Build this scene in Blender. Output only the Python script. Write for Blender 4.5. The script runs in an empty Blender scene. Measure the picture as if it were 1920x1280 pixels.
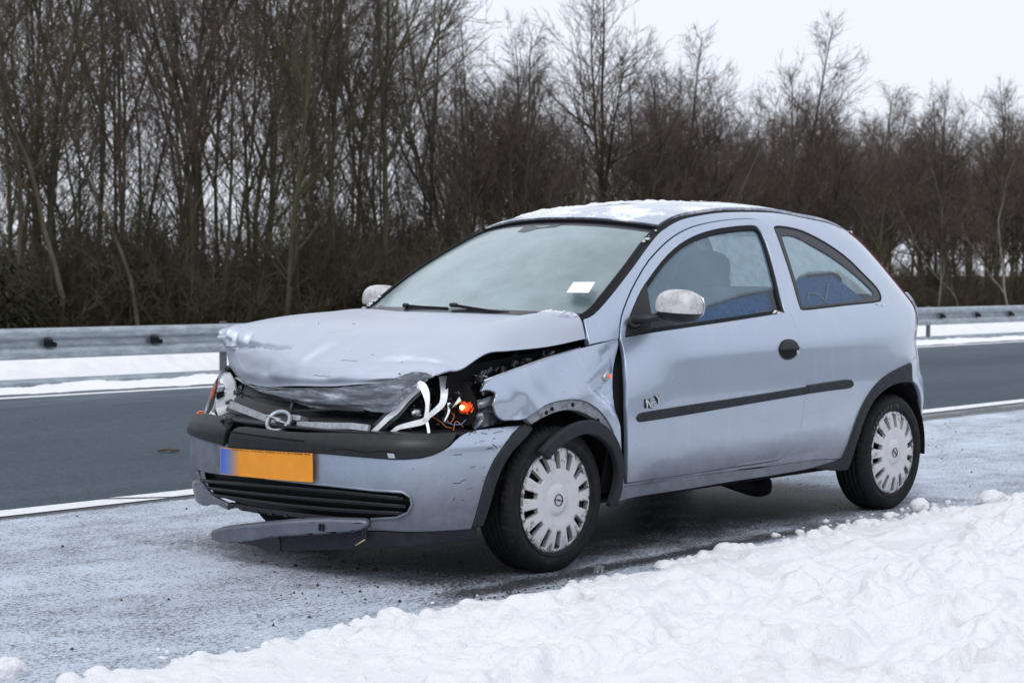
import bpy, bmesh, math, random
import numpy as np
from mathutils import Vector, Matrix, geometry, noise as mnoise

# ---------------------------------------------------------------- camera, sky, sun, exposure
scene = bpy.context.scene
COL = scene.collection
cam_data = bpy.data.cameras.new("camera")
cam = bpy.data.objects.new("camera", cam_data)
COL.objects.link(cam)
CAM_POS = Vector((-4.9904, -5.1497, 1.1537))
yaw, pitch, roll = .7461, -.0409, .0059
_F = Vector((math.cos(pitch)*math.cos(yaw), math.cos(pitch)*math.sin(yaw), math.sin(pitch)))
_R = Vector((math.sin(yaw), -math.cos(yaw), 0))
_U = _R.cross(_F)
_R2 = math.cos(roll)*_R + math.sin(roll)*_U
_U2 = -math.sin(roll)*_R + math.cos(roll)*_U
cam.matrix_world = Matrix(((_R2.x, _U2.x, -_F.x, CAM_POS.x), (_R2.y, _U2.y, -_F.y, CAM_POS.y), (_R2.z, _U2.z, -_F.z, CAM_POS.z), (0, 0, 0, 1)))
cam_data.sensor_width = 36
cam_data.lens = 3270.75/1920*36
cam_data.clip_start = .05
cam_data.clip_end = 2000
cam_data.dof.use_dof = True
cam_data.dof.focus_distance = 6.9
cam_data.dof.aperture_fstop = 6.3
scene.camera = cam

world = bpy.data.worlds.new("World")
scene.world = world
world.use_nodes = True
nt = world.node_tree
nt.nodes.clear()
sky = nt.nodes.new("ShaderNodeTexSky"); sky.sky_type = 'NISHITA'; sky.sun_disc = False
SUN_EL, SUN_AZ = math.radians(48), math.radians(205)
sky.sun_elevation = SUN_EL; sky.sun_rotation = math.radians(90)-SUN_AZ
bg = nt.nodes.new("ShaderNodeBackground"); bg.inputs['Strength'].default_value = .1
nt.links.new(sky.outputs[0], bg.inputs['Color'])
# the closed overcast deck: an even pale grey-blue, a touch brighter overhead
tc = nt.nodes.new("ShaderNodeTexCoord"); sep = nt.nodes.new("ShaderNodeSeparateXYZ")
nt.links.new(tc.outputs['Generated'], sep.inputs[0])
rmp = nt.nodes.new("ShaderNodeValToRGB")
rmp.color_ramp.elements[0].position = 0.0; rmp.color_ramp.elements[0].color = (.835, .885, .985, 1)
rmp.color_ramp.elements[1].position = .45; rmp.color_ramp.elements[1].color = (.945, .985, 1.08, 1)
nt.links.new(sep.outputs['Z'], rmp.inputs[0])
cl = nt.nodes.new("ShaderNodeBackground"); cl.inputs['Strength'].default_value = .98
nt.links.new(rmp.outputs[0], cl.inputs['Color'])
mx = nt.nodes.new("ShaderNodeMixShader"); mx.inputs[0].default_value = .93
nt.links.new(bg.outputs[0], mx.inputs[1]); nt.links.new(cl.outputs[0], mx.inputs[2])
wo = nt.nodes.new("ShaderNodeOutputWorld"); nt.links.new(mx.outputs[0], wo.inputs[0])

sd = bpy.data.lights.new("sun", 'SUN'); sd.energy = 1.3; sd.angle = math.radians(25); sd.color = (1, .99, .975)
so = bpy.data.objects.new("sun", sd); COL.objects.link(so)
_sv = Vector((math.cos(SUN_EL)*math.cos(SUN_AZ), math.cos(SUN_EL)*math.sin(SUN_AZ), math.sin(SUN_EL)))
so.rotation_euler = _sv.to_track_quat('Z', 'Y').to_euler()
so.location = _sv*30
scene.view_settings.view_transform = 'Standard'
scene.view_settings.look = 'None'
scene.view_settings.exposure = 0.13
scene.view_settings.gamma = 1.0
scene.view_settings.use_curve_mapping = False
scene.cycles.max_bounces = 8
scene.cycles.transparent_max_bounces = 16
scene.cycles.use_denoising = True
scene.cycles.use_adaptive_sampling = False
scene.cycles.sample_clamp_indirect = 6

# ---------------------------------------------------------------- helpers
def tag(o, label=None, cat=None, group=None, kind=None):
    if label: o['label'] = label
    if cat: o['category'] = cat
    if group: o['group'] = group
    if kind: o['kind'] = kind
    return o
def empty(name, loc=(0, 0, 0), rz=0):
    o = bpy.data.objects.new(name, None); COL.objects.link(o)
    o.location = loc; o.rotation_euler = (0, 0, rz); o.empty_display_size = .2
    return o
def link(name, me, mat, parent=None, loc=None):
    if isinstance(mat, (list, tuple)):
        for m in mat: me.materials.append(m)
    elif mat: me.materials.append(mat)
    o = bpy.data.objects.new(name, me); COL.objects.link(o)
    if parent: o.parent = parent
    if loc: o.location = loc
    return o
class MB:
    """collects faces; build() links them as one mesh object"""
    def __init__(s): s.v = []; s.f = []; s.sm = []
    def add(s, vs, fs, smooth=True):
        n = len(s.v); s.v += [tuple(v) for v in vs]; s.f += [tuple(i+n for i in f) for f in fs]; s.sm += [smooth]*len(fs)
    def box(s, c, d, rot=None, bev=.12):
        """chamfered box, c centre, d full sizes"""
        dx, dy, dz = (t/2 for t in d); b = min(d)*bev
        vs = []; idx = {}
        for sx in (-1, 1):
            for sy in (-1, 1):
                for sz in (-1, 1):
                    for k in range(3):
                        p = [sx*dx, sy*dy, sz*dz]
                        for j in range(3):
                            if j != k: p[j] -= (sx, sy, sz)[j]*b
                        idx[(sx, sy, sz, k)] = len(vs); vs.append(Vector(p))
        fs = []
        for k in range(3):
            a, e = [(1, 2), (2, 0), (0, 1)][k]
            for sg in (-1, 1):
                q = []
                for (u, w) in ((-1, -1), (1, -1), (1, 1), (-1, 1)):
                    t = [0, 0, 0]; t[k] = sg; t[a] = u; t[e] = w; q.append(idx[(t[0], t[1], t[2], k)])
                fs.append(q if sg > 0 else q[::-1])
        for k in range(3):
            a, e = [(1, 2), (2, 0), (0, 1)][k]
            for u in (-1, 1):
                for w in (-1, 1):
                    q = []
                    for sg in (-1, 1):
                        t = [0, 0, 0]; t[k] = sg; t[a] = u; t[e] = w
                        q.append((idx[(*t, a)], idx[(*t, e)]))
                    fs.append((q[0][0], q[0][1], q[1][1], q[1][0]))
        for sx in (-1, 1):
            for sy in (-1, 1):
                for sz in (-1, 1):
                    fs.append(tuple(idx[(sx, sy, sz, k)] for k in range(3)))
        if rot is not None: vs = [rot @ v for v in vs]
        vs = [v+Vector(c) for v in vs]
        s.add(vs, fs, False)
    def tube(s, path, rad, n=8, caps=True, flat=1.0):
        P = [Vector(p) for p in path]; m = len(P)
        rr = rad if callable(rad) else (lambda t: rad)
        up = None; rings = []; vs = []
        for i, p in enumerate(P):
            t = (P[min(i+1, m-1)]-P[max(i-1, 0)]).normalized()
            if up is None:
                up = Vector((0, 0, 1)) if abs(t.z) < .9 else Vector((1, 0, 0))
            a = up-t*up.dot(t); a.normalize(); b = t.cross(a); up = a
            r = rr(i/(m-1))
            for k in range(n):
                an = 2*math.pi*k/n
                vs.append(p+a*math.cos(an)*r*flat+b*math.sin(an)*r)
        fs = [(i*n+k, i*n+(k+1) % n, (i+1)*n+(k+1) % n, (i+1)*n+k) for i in range(m-1) for k in range(n)]
        if caps: fs += [tuple(range(n))[::-1], tuple((m-1)*n+k for k in range(n))]
        s.add(vs, fs)
    def ribbon(s, path, wid, th, side=(0, 0, 1)):
        """flat band with thickness; wid callable or number, side = width direction hint"""
        P = [Vector(p) for p in path]; m = len(P)
        w = wid if callable(wid) else (lambda t: wid)
        vs = []
        for i, p in enumerate(P):
            t = (P[min(i+1, m-1)]-P[max(i-1, 0)]).normalized()
            vd = (p-CAM_POS).normalized() if side is None else None
            a = (t.cross(vd) if side is None else Vector(side)-t*Vector(side).dot(t)).normalized()
            b = t.cross(a).normalized()
            h = w(i/(m-1))/2
            vs += [p+a*h+b*th/2, p-a*h+b*th/2, p-a*h-b*th/2, p+a*h-b*th/2]
        fs = [(i*4+k, i*4+(k+1) % 4, i*4+4+(k+1) % 4, i*4+4+k) for i in range(m-1) for k in range(4)]
        fs += [(3, 2, 1, 0), tuple((m-1)*4+k for k in range(4))]
        s.add(vs, fs, False)
    def slab(s, pts, th):
        """extruded 3-D polygon (near planar)"""
        P = [Vector(p) for p in pts]; n = len(P)
        nn = geometry.normal(P)
        vs = [p+nn*th/2 for p in P]+[p-nn*th/2 for p in P]
        tri = geometry.tessellate_polygon([P])
        fs = []
        for t in tri:
            a, b, c = t
            if (P[b]-P[a]).cross(P[c]-P[a]).dot(nn) < 0: a, b, c = a, c, b
            fs += [(a, b, c), (c+n, b+n, a+n)]
        fs += [(i, i+n, (i+1) % n+n, (i+1) % n) for i in range(n)]
        s.add(vs, fs, False)
    def lathe(s, prof, c, axis='y', n=48, closed=False):
        vs = []; m = len(prof)
        for (r, h) in prof:
            for k in range(n):
                a = 2*math.pi*k/n
                p = (r*math.cos(a), h, r*math.sin(a)) if axis == 'y' else (r*math.cos(a), r*math.sin(a), h) if axis == 'z' else (h, r*math.cos(a), r*math.sin(a))
                vs.append((p[0]+c[0], p[1]+c[1], p[2]+c[2]))
        fs = [(i*n+k, i*n+(k+1) % n, ((i+1) % m)*n+(k+1) % n, ((i+1) % m)*n+k) for i in range(m if closed else m-1) for k in range(n)]
        s.add(vs, fs)
    def ellip(s, c, r, nu=16, nv=10, p=1.0, rot=None):
        """superellipsoid"""
        vs = []; fs = []
        f = lambda t: math.copysign(abs(t)**p, t)
        for j in range(nv+1):
            th = -math.pi/2+math.pi*j/nv
            for k in range(nu):
                a = 2*math.pi*k/nu
                v = Vector((r[0]*f(math.cos(th))*f(math.cos(a)), r[1]*f(math.cos(th))*f(math.sin(a)), r[2]*f(math.sin(th))))
                if rot is not None: v = rot @ v
                vs.append(v+Vector(c))
        fs = [(j*nu+k, j*nu+(k+1) % nu, (j+1)*nu+(k+1) % nu, (j+1)*nu+k) for j in range(nv) for k in range(nu)]
        s.add(vs, fs)
    def build(s, name, mat, parent=None, loc=None, merge=False):
        me = bpy.data.meshes.new(name); me.from_pydata(s.v, [], s.f)
        me.polygons.foreach_set('use_smooth', s.sm)
        if merge:
            bm = bmesh.new(); bm.from_mesh(me); bmesh.ops.remove_doubles(bm, verts=bm.verts, dist=1e-5); bmesh.ops.recalc_face_normals(bm, faces=bm.faces); bm.to_mesh(me); bm.free()
        me.update()
        o = link(name, me, mat, parent, loc)
        if name in ('wing_bracket', 'broken_shard', 'scratch', 'paint_crack', 'torn_metal_shred', 'plate_speck', 'cracked_plastic', 'crumpled_metal', 'flasher_lens') and parent: o['kind'] = 'stuff'
        return o

def clean(poly, eps=1e-4):
    o = []
    for p in poly:
        if not o or math.hypot(p[0]-o[-1][0], p[1]-o[-1][1]) > eps: o.append((p[0], p[1]))
    if math.hypot(o[0][0]-o[-1][0], o[0][1]-o[-1][1]) <= eps: o.pop()
    return o
def area(p): return sum(p[i][0]*p[(i+1) % len(p)][1]-p[(i+1) % len(p)][0]*p[i][1] for i in range(len(p)))/2
def smooth_loop(p, it=1):
    """cut soft corners only (sharp corners stay)"""
    for _ in range(it):
        o = []; n = len(p)
        for i in range(n):
            a, b, c = p[i-1], p[i], p[(i+1) % n]
            u = (b[0]-a[0], b[1]-a[1]); v = (c[0]-b[0], c[1]-b[1])
            lu, lv = math.hypot(*u), math.hypot(*v)
            cs = (u[0]*v[0]+u[1]*v[1])/(lu*lv+1e-12)
            if cs > .55:
                o.append((b[0]-u[0]*.25, b[1]-u[1]*.25)); o.append((b[0]+v[0]*.25, b[1]+v[1]*.25))
            else: o.append(b)
        p = o
    return p
def inset(poly, d):
    p = clean(poly); n = len(p); sg = 1 if area(p) > 0 else -1; o = []
    for i in range(n):
        a, b, c = p[i-1], p[i], p[(i+1) % n]
        u = Vector((b[0]-a[0], b[1]-a[1])).normalized(); v = Vector((c[0]-b[0], c[1]-b[1])).normalized()
        nu = Vector((-u.y, u.x))*sg; nv = Vector((-v.y, v.x))*sg
        m = (nu+nv)
        if m.length < .3: m = nu
        m.normalize(); k = d/max(.5, m.dot(nu))
        o.append((b[0]+m.x*k, b[1]+m.y*k))
    return o
def inside(p, poly):
    x, y = p; r = False; n = len(poly); j = n-1
    for i in range(n):
        xi, yi = poly[i]; xj, yj = poly[j]
        if (yi > y) != (yj > y) and x < (xj-xi)*(y-yi)/(yj-yi)+xi: r = not r
        j = i
    return r
def resample(p, step):
    o = []; n = len(p)
    for i in range(n):
        a, b = p[i], p[(i+1) % n]; l = math.hypot(b[0]-a[0], b[1]-a[1]); k = max(1, math.ceil(l/step))
        for q in range(k): o.append((a[0]+(b[0]-a[0])*q/k, a[1]+(b[1]-a[1])*q/k))
    return o
CAR_C = Vector((1.1, 0, .6))
def norm_at(S, a, b, flip=None):
    h = 1.5e-3
    p = Vector(S(a, b)); u = Vector(S(a+h, b))-p; v = Vector(S(a, b+h))-p
    n = u.cross(v)
    if n.length < 1e-12: return Vector((0, 0, 1))
    n.normalize()
    ref = p-CAR_C; ref.x *= .35
    if n.dot(ref) < 0: n = -n
    return n
def panel(name, S, outer, mat, parent, holes=(), step=.03, th=.012, off=0.0, smooth=1, edge=.0025):
    """sheet-metal panel: a polygon in the (a, b) plane of surface S, triangulated, lifted onto S, with analytic normals,
    a small rolled edge and a return flange"""
    outer = clean(outer)
    if smooth: outer = smooth_loop(outer, smooth)
    outer = clean(resample(outer, step), 2e-4)
    hs = []
    for h in holes:
        h = clean(h)
        if smooth: h = smooth_loop(h, smooth)
        hs.append(clean(resample(h, step), 2e-4))
    V = []; E = []
    for lp in [outer]+hs:
        n0 = len(V); V += [Vector(q) for q in lp]; E += [(n0+i, n0+(i+1) % len(lp)) for i in range(len(lp))]
    xs = [q[0] for q in outer]; ys = [q[1] for q in outer]
    segs = [(V[i], V[j]) for i, j in E]
    bpts = np.array([tuple(v) for v in V])
    nx, ny = int((max(xs)-min(xs))/step)+2, int((max(ys)-min(ys))/step)+2
    for j in range(ny):
        for i in range(nx):
            q = (min(xs)+(i+.5*(j % 2))*step, min(ys)+j*step*.87)
            if not inside(q, outer) or any(inside(q, h) for h in hs): continue
            if np.min(np.hypot(bpts[:, 0]-q[0], bpts[:, 1]-q[1])) < .5*step: continue
            V.append(Vector(q))
    r = geometry.delaunay_2d_cdt(V, E, [], 0, 1e-6)
    vo, eo, fo = r[0], r[1], r[2]
    tris = []
    for f in fo:
        cx = sum(vo[i].x for i in f)/3; cy = sum(vo[i].y for i in f)/3
        if inside((cx, cy), outer) and not any(inside((cx, cy), h) for h in hs):
            a_, b_, c_ = (vo[i] for i in f)
            ar = abs((b_-a_).cross(c_-a_)); mx_ = max((b_-a_).length, (c_-b_).length, (a_-c_).length)
            if ar/mx_ < .0008: continue
            tris.append(tuple(f))
    P = [Vector(S(v.x, v.y)) for v in vo]; N = [norm_at(S, v.x, v.y) for v in vo]
    ec = {}
    T = []
    for t in tris:
        a, b, c = t
        if (P[b]-P[a]).cross(P[c]-P[a]).dot(N[a]+N[b]+N[c]) < 0: t = (a, c, b)
        T.append(t)
        for k in range(3):
            e = (t[k], t[(k+1) % 3]); ec[e] = ec.get(e, 0)+1
    bd = [e for e in ec if (e[1], e[0]) not in ec]
    # outward in-plane direction at boundary verts
    D = {}
    for (i, j) in bd:
        o = (P[j]-P[i]).cross(N[i]); 
        if o.length < 1e-9: continue
        o.normalize()
        for k in (i, j): D[k] = D.get(k, Vector())+o
    vs = [p+n*off for p, n in zip(P, N)]
    nrm = list(N)
    m1, m2 = {}, {}
    for k, d in D.items():
        if d.length > 1e-6: d.normalize()
        base = vs[k].copy()
        vs[k] = base-d*edge                                     # top verts pulled in
        m1[k] = len(vs); vs.append(base-N[k]*edge); nrm.append((d+N[k]*.25).normalized())
        m2[k] = len(vs); vs.append(base-N[k]*max(th, edge*1.5)); nrm.append(d)
    fs = list(T)
    for (i, j) in bd:
        if i in m1 and j in m1:
            fs.append((j, i, m1[i], m1[j])); fs.append((m1[j], m1[i], m2[i], m2[j]))
    me = bpy.data.meshes.new(name); me.from_pydata([tuple(v) for v in vs], [], fs)
    me.polygons.foreach_set('use_smooth', [True]*len(fs))
    me.update()
    me.normals_split_custom_set_from_vertices([tuple(n) for n in nrm])
    return link(name, me, mat, parent)
def patch(name, F, nu, nv, mat, parent, th=0.0, flip=False, smooth=True):
    """grid surface F(u, v), optional thickness"""
    vs = [Vector(F(i/nu, j/nv)) for j in range(nv+1) for i in range(nu+1)]
    w = nu+1
    fs = [(j*w+i, j*w+i+1, (j+1)*w+i+1, (j+1)*w+i) for j in range(nv) for i in range(nu)]
    if flip: fs = [f[::-1] for f in fs]
    me = bpy.data.meshes.new(name); me.from_pydata([tuple(v) for v in vs], [], fs)
    me.polygons.foreach_set('use_smooth', [smooth]*len(fs)); me.update()
    if th:
        N = [v.normal.copy() for v in me.vertices]
        n = len(vs); vs2 = vs+[v-q*th for v, q in zip(vs, N)]
        f2 = fs+[tuple(i+n for i in f[::-1]) for f in fs]
        bl = [i for i in range(nu+1)]+[j*w+nu for j in range(1, nv+1)]+[nv*w+i for i in range(nu-1, -1, -1)]+[j*w for j in range(nv-1, 0, -1)]
        sk = [(bl[(i+1) % len(bl)], bl[i], bl[i]+n, bl[(i+1) % len(bl)]+n) for i in range(len(bl))]
        if flip: sk = [f[::-1] for f in sk]
        bpy.data.meshes.remove(me)
        me = bpy.data.meshes.new(name); me.from_pydata([tuple(v) for v in vs2], [], f2+sk)
        me.polygons.foreach_set('use_smooth', [smooth]*(len(f2))+[False]*len(sk)); me.update()
        bm = bmesh.new(); bm.from_mesh(me)
        bm.edges.ensure_lookup_table()
        for e in bm.edges:
            if any(not f.smooth for f in e.link_faces): e.smooth = False
        bm.to_mesh(me); bm.free()
    return link(name, me, mat, parent)

# ---------------------------------------------------------------- materials
class NT:
    def __init__(s, name):
        s.m = bpy.data.materials.new(name); s.m.use_nodes = True; s.t = s.m.node_tree
        s.b = s.t.nodes['Principled BSDF']; s.out = s.t.nodes['Material Output']
        s.co = s.t.nodes.new('ShaderNodeTexCoord')
    def n(s, typ, **kw):
        o = s.t.nodes.new('ShaderNode'+typ)
        for k, v in kw.items():
            if k.startswith('i_'): o.inputs[k[2:].replace('_', ' ')].default_value = v
            else: setattr(o, k, v)
        return o
    def l(s, a, b): s.t.links.new(a, b)
    def set(s, **kw):
        for k, v in kw.items(): s.b.inputs[k.replace('_', ' ')].default_value = v
        return s
    def noise(s, scale, detail=4, rough=.55, vec=None, dist=0.0):
        o = s.n('TexNoise'); o.inputs['Scale'].default_value = scale; o.inputs['Detail'].default_value = detail
        o.inputs['Roughness'].default_value = rough; o.inputs['Distortion'].default_value = dist
        s.l(vec if vec is not None else s.co.outputs['Object'], o.inputs['Vector'])
        return o.outputs['Fac']
    def mapping(s, scale=(1, 1, 1), loc=(0, 0, 0), rot=(0, 0, 0)):
        o = s.n('Mapping'); o.inputs['Scale'].default_value = scale; o.inputs['Location'].default_value = loc; o.inputs['Rotation'].default_value = rot
        s.l(s.co.outputs['Object'], o.inputs['Vector']); return o.outputs[0]
    def ramp(s, fac, stops, interp='LINEAR'):
        o = s.n('ValToRGB'); o.color_ramp.interpolation = interp
        e = o.color_ramp.elements
        while len(e) < len(stops): e.new(.5)
        for el, (p, c) in zip(e, stops):
            el.position = p; el.color = c if len(c) == 4 else (*c, 1)
        s.l(fac, o.inputs[0]); return o.outputs[0]
    def mr(s, v, a, b, c=0.0, d=1.0):
        o = s.n('MapRange'); s.l(v, o.inputs[0])
        for i, q in enumerate((a, b, c, d)): o.inputs[i+1].default_value = q
        return o.outputs[0]
    def math(s, op, a, b=None):
        o = s.n('Math', operation=op)
        for i, q in enumerate((a, b)):
            if q is None: continue
            if isinstance(q, (int, float)): o.inputs[i].default_value = q
            else: s.l(q, o.inputs[i])
        return o.outputs[0]
    def mix(s, fac, a, b):
        o = s.n('Mix', data_type='RGBA')
        for i, q in ((0, fac), (6, a), (7, b)):
            if isinstance(q, (int, float)): o.inputs[i].default_value = q
            elif isinstance(q, tuple): o.inputs[i].default_value = q if len(q) == 4 else (*q, 1)
            else: s.l(q, o.inputs[i])
        return o.outputs[2]
    def xyz(s, src='Object'):
        o = s.n('SeparateXYZ'); s.l(s.co.outputs[src], o.inputs[0]); return o.outputs
    def bump(s, h, strength=.3, dist=.01):
        o = s.n('Bump'); o.inputs['Strength'].default_value = strength; o.inputs['Distance'].default_value = dist
        s.l(h, o.inputs['Height']); s.l(o.outputs[0], s.b.inputs['Normal']); return o
    def color(s, c):
        if isinstance(c, tuple): s.b.inputs['Base Color'].default_value = c if len(c) == 4 else (*c, 1)
        else: s.l(c, s.b.inputs['Base Color'])
        return s
def simple(name, col, rough=.5, metal=0.0, spec=.5, var=.25, vs=40, bump=0.0, bd=.002):
    t = NT(name); t.set(Roughness=rough, Metallic=metal, Specular_IOR_Level=spec)
    f = t.noise(vs, 5, .6)
    c2 = tuple(min(1, q*(1+var)) for q in col); c1 = tuple(q*(1-var) for q in col)
    t.color(t.ramp(f, [(.3, c1), (.7, c2)]))
    if bump: t.bump(t.noise(vs*4, 3), bump, bd)
    return t.m

def paint_material(name, dirt=1.0, base=(.39, .455, .57), hi=(.50, .565, .68)):
    t = NT(name)
    z = t.xyz()[2]
    # metal flake + road film + specks of grit, denser low down
    fl = t.noise(900, 1)
    c = t.mix(t.mr(fl, .35, .65, 0, .18), base, hi)
    film = t.noise(5, 6, .65)
    low = t.mr(z, .15, .70, 1.0, 0.0)
    c = t.mix(t.math('MULTIPLY', t.mr(film, .35, .75), .18*dirt), c, (.33, .34, .37))
    run = t.noise(1, 5, .7, t.mapping((13, 13, 1.1)))
    c = t.mix(t.math('MULTIPLY', t.mr(run, .5, .72), .16*dirt), c, (.62, .64, .68))
    g = t.math('MULTIPLY', t.math('MULTIPLY', low, low), t.mr(t.noise(16, 6, .7), .3, .75))
    gm = t.math('MULTIPLY', g, .75*dirt)
    c = t.mix(gm, c, (.15, .145, .15))
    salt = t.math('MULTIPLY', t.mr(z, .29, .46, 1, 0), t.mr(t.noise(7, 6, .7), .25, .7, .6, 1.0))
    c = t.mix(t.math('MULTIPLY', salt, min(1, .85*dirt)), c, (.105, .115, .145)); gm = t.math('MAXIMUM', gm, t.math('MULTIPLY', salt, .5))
    v = t.n('TexVoronoi', feature='F1'); v.inputs['Scale'].default_value = 46; t.l(t.co.outputs['Object'], v.inputs['Vector'])
    sp = t.mr(v.outputs['Distance'], .08, .13, 1, 0)
    msk = t.mr(t.noise(60, 2), .585, .61)
    spm = t.math('MULTIPLY', t.math('MULTIPLY', sp, msk), min(1, .8*dirt))
    c = t.mix(spm, c, (.05, .05, .06))
    if dirt > 1:                                  # dark reflection of the wood painted over the nose's far half
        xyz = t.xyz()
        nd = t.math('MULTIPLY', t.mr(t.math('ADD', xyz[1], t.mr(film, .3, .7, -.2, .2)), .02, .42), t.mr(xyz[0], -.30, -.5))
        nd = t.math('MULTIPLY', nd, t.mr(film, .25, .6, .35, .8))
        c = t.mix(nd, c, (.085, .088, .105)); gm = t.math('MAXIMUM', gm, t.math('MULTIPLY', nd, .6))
    t.color(c)
    dull = t.math('MAXIMUM', gm, spm)
    t.l(t.mr(dull, 0, 1, .86, .0), t.b.inputs['Metallic'])
    t.set(Roughness=.34)
    t.l(t.mr(dull, 0, .7, 1.0, .12), t.b.inputs['Coat Weight'])
    t.l(t.mr(dull, 0, .7, .36, .62), t.b.inputs['Roughness'])
    t.l(t.mr(film, .3, .8, .04, .15), t.b.inputs['Coat Roughness'])
    t.bump(t.noise(3.2, 2, .5), .06, .02)
    return t.m
M = {}
M['paint'] = paint_material('silver_blue_paint')
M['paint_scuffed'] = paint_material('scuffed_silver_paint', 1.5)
def hood_paint():
    t = NT('hood_paint')
    z = t.xyz()
    base = (.45, .49, .58)
    film = t.noise(4, 6, .65)
    c = t.mix(t.mr(film, .35, .75, 0, .3), base, (.56, .58, .63))
    st = t.noise(1, 6, .7, t.mapping((3, 26, 20)))
    c = t.mix(t.mr(st, .60, .68, 0, .22), c, (.30, .31, .34))
    v = t.n('TexVoronoi', feature='F1'); v.inputs['Scale'].default_value = 34; t.l(t.co.outputs['Object'], v.inputs['Vector'])
    sp = t.math('MULTIPLY', t.mr(v.outputs['Distance'], .05, .10, 1, 0), t.mr(t.noise(7, 3), .56, .64))
    c = t.mix(t.math('MULTIPLY', sp, .8), c, (.05, .05, .055))
    t.color(c); t.set(Metallic=.42, Roughness=.50, Coat_Weight=.25, Coat_Roughness=.25)
    t.bump(t.noise(9, 3, .5), .08, .01)
    return t.m
M['hood_paint'] = hood_paint()
M['black_plastic'] = simple('black_plastic', (.011, .012, .014), .42, 0, .35, .3, 30, .08)
M['grey_plastic'] = simple('grey_trim_plastic', (.021, .023, .029), .6, 0, .18, .25, 26, .15)
M['dark'] = simple('soot_black', (.006, .006, .007), .8, 0, .2, .3, 20)
M['rubber_seal'] = simple('rubber_seal', (.006, .006, .008), .6, 0, .18, .3, 60)
M['frit'] = simple('glass_frit', (.016, .019, .024), .25, 0, .3, .2, 30)
M['chrome'] = simple('scratched_chrome', (.55, .57, .60), .28, 1.0, .5, .25, 60, .1)
M['silver_plastic'] = simple('silver_plastic', (.36, .38, .41), .38, .5, .5, .3, 50, .1)
M['white_shell'] = simple('white_lamp_shell', (.80, .82, .84), .25, 0, .5, .12, 60, .1)
M['mauve'] = simple('mauve_reflector', (.22, .15, .17), .25, .4, .5, .4, 60)
M['dark_red'] = simple('dark_red_lens', (.10, .012, .012), .2, 0, .5, .4, 60)
M['red_lens'] = simple('red_lens', (.13, .025, .03), .2, 0, .5, .3, 60)
M['orange_lens'] = simple('orange_lens', (.75, .12, .03), .2, 0, .5, .3, 60)
M['greenish'] = simple('green_grey_shard', (.18, .25, .23), .3, 0, .5, .3, 60)
M['wire_orange'] = simple('orange_wire', (.45, .13, .04), .5)
M['wire_blue'] = simple('blue_wire', (.06, .16, .32), .5)
M['steel_dark'] = simple('bare_dark_steel', (.10, .11, .12), .35, .8, .5, .5, 40, .2)
M['bent_steel'] = simple('bent_dark_steel', (.20, .22, .25), .30, .85, .5, .6, 22, .3, .006)
M['rust_steel'] = simple('rusty_steel', (.05, .035, .028), .7, .2, .4, .6, 45, .3)
M['seat'] = simple('seat_cloth', (.018, .024, .030), .9, 0, .2, .2, 80, .2)
M['blue_reflection'] = simple('dark_blue_reflection', (.003, .11, .30), .55, 0, .4, .5, 60)  # blue vehicle's reflection, put into a surface colour
M['dash'] = simple('dashboard_plastic', (.05, .055, .06), .7, 0, .3, .2, 60)
M['arch_dirty'] = simple('dirty_arch_metal', (.20, .21, .24), .5, .3, .5, .5, 40, .2)

# ---------------------------------------------------------------- body surfaces (car frame = world: x rearward, y to the car's right, z up)
def cr(pts, t):
    """smooth interpolation through (t, v) pairs (finite-difference hermite)"""
    n = len(pts)
    if t <= pts[0][0]:
        i = 0
        m = (pts[1][1]-pts[0][1])/(pts[1][0]-pts[0][0])
        return pts[0][1] + m*(t-pts[0][0])
    if t >= pts[-1][0]:
        m = (pts[-1][1]-pts[-2][1])/(pts[-1][0]-pts[-2][0])
        return pts[-1][1] + m*(t-pts[-1][0])
    lo = 0
    while lo < n-2 and pts[lo+1][0] <= t:
        lo += 1
    x0, y0 = pts[lo]; x1, y1 = pts[lo+1]
    h = x1-x0
    def slope(i):
        if i == 0: return (pts[1][1]-pts[0][1])/(pts[1][0]-pts[0][0])
        if i == n-1: return (pts[-1][1]-pts[-2][1])/(pts[-1][0]-pts[-2][0])
        a = (pts[i][1]-pts[i-1][1])/(pts[i][0]-pts[i-1][0])
        b = (pts[i+1][1]-pts[i][1])/(pts[i+1][0]-pts[i][0])
        ha = pts[i][0]-pts[i-1][0]; hb = pts[i+1][0]-pts[i][0]
        return (a*hb+b*ha)/(ha+hb)
    m0, m1 = slope(lo), slope(lo+1)
    u = (t-x0)/h
    return (2*u**3-3*u*u+1)*y0 + (u**3-2*u*u+u)*h*m0 + (-2*u**3+3*u*u)*y1 + (u**3-u*u)*h*m1

def sst(a, b, t):
    u = min(1.0, max(0.0, (t-a)/(b-a)))
    return u*u*(3-2*u)

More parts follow.
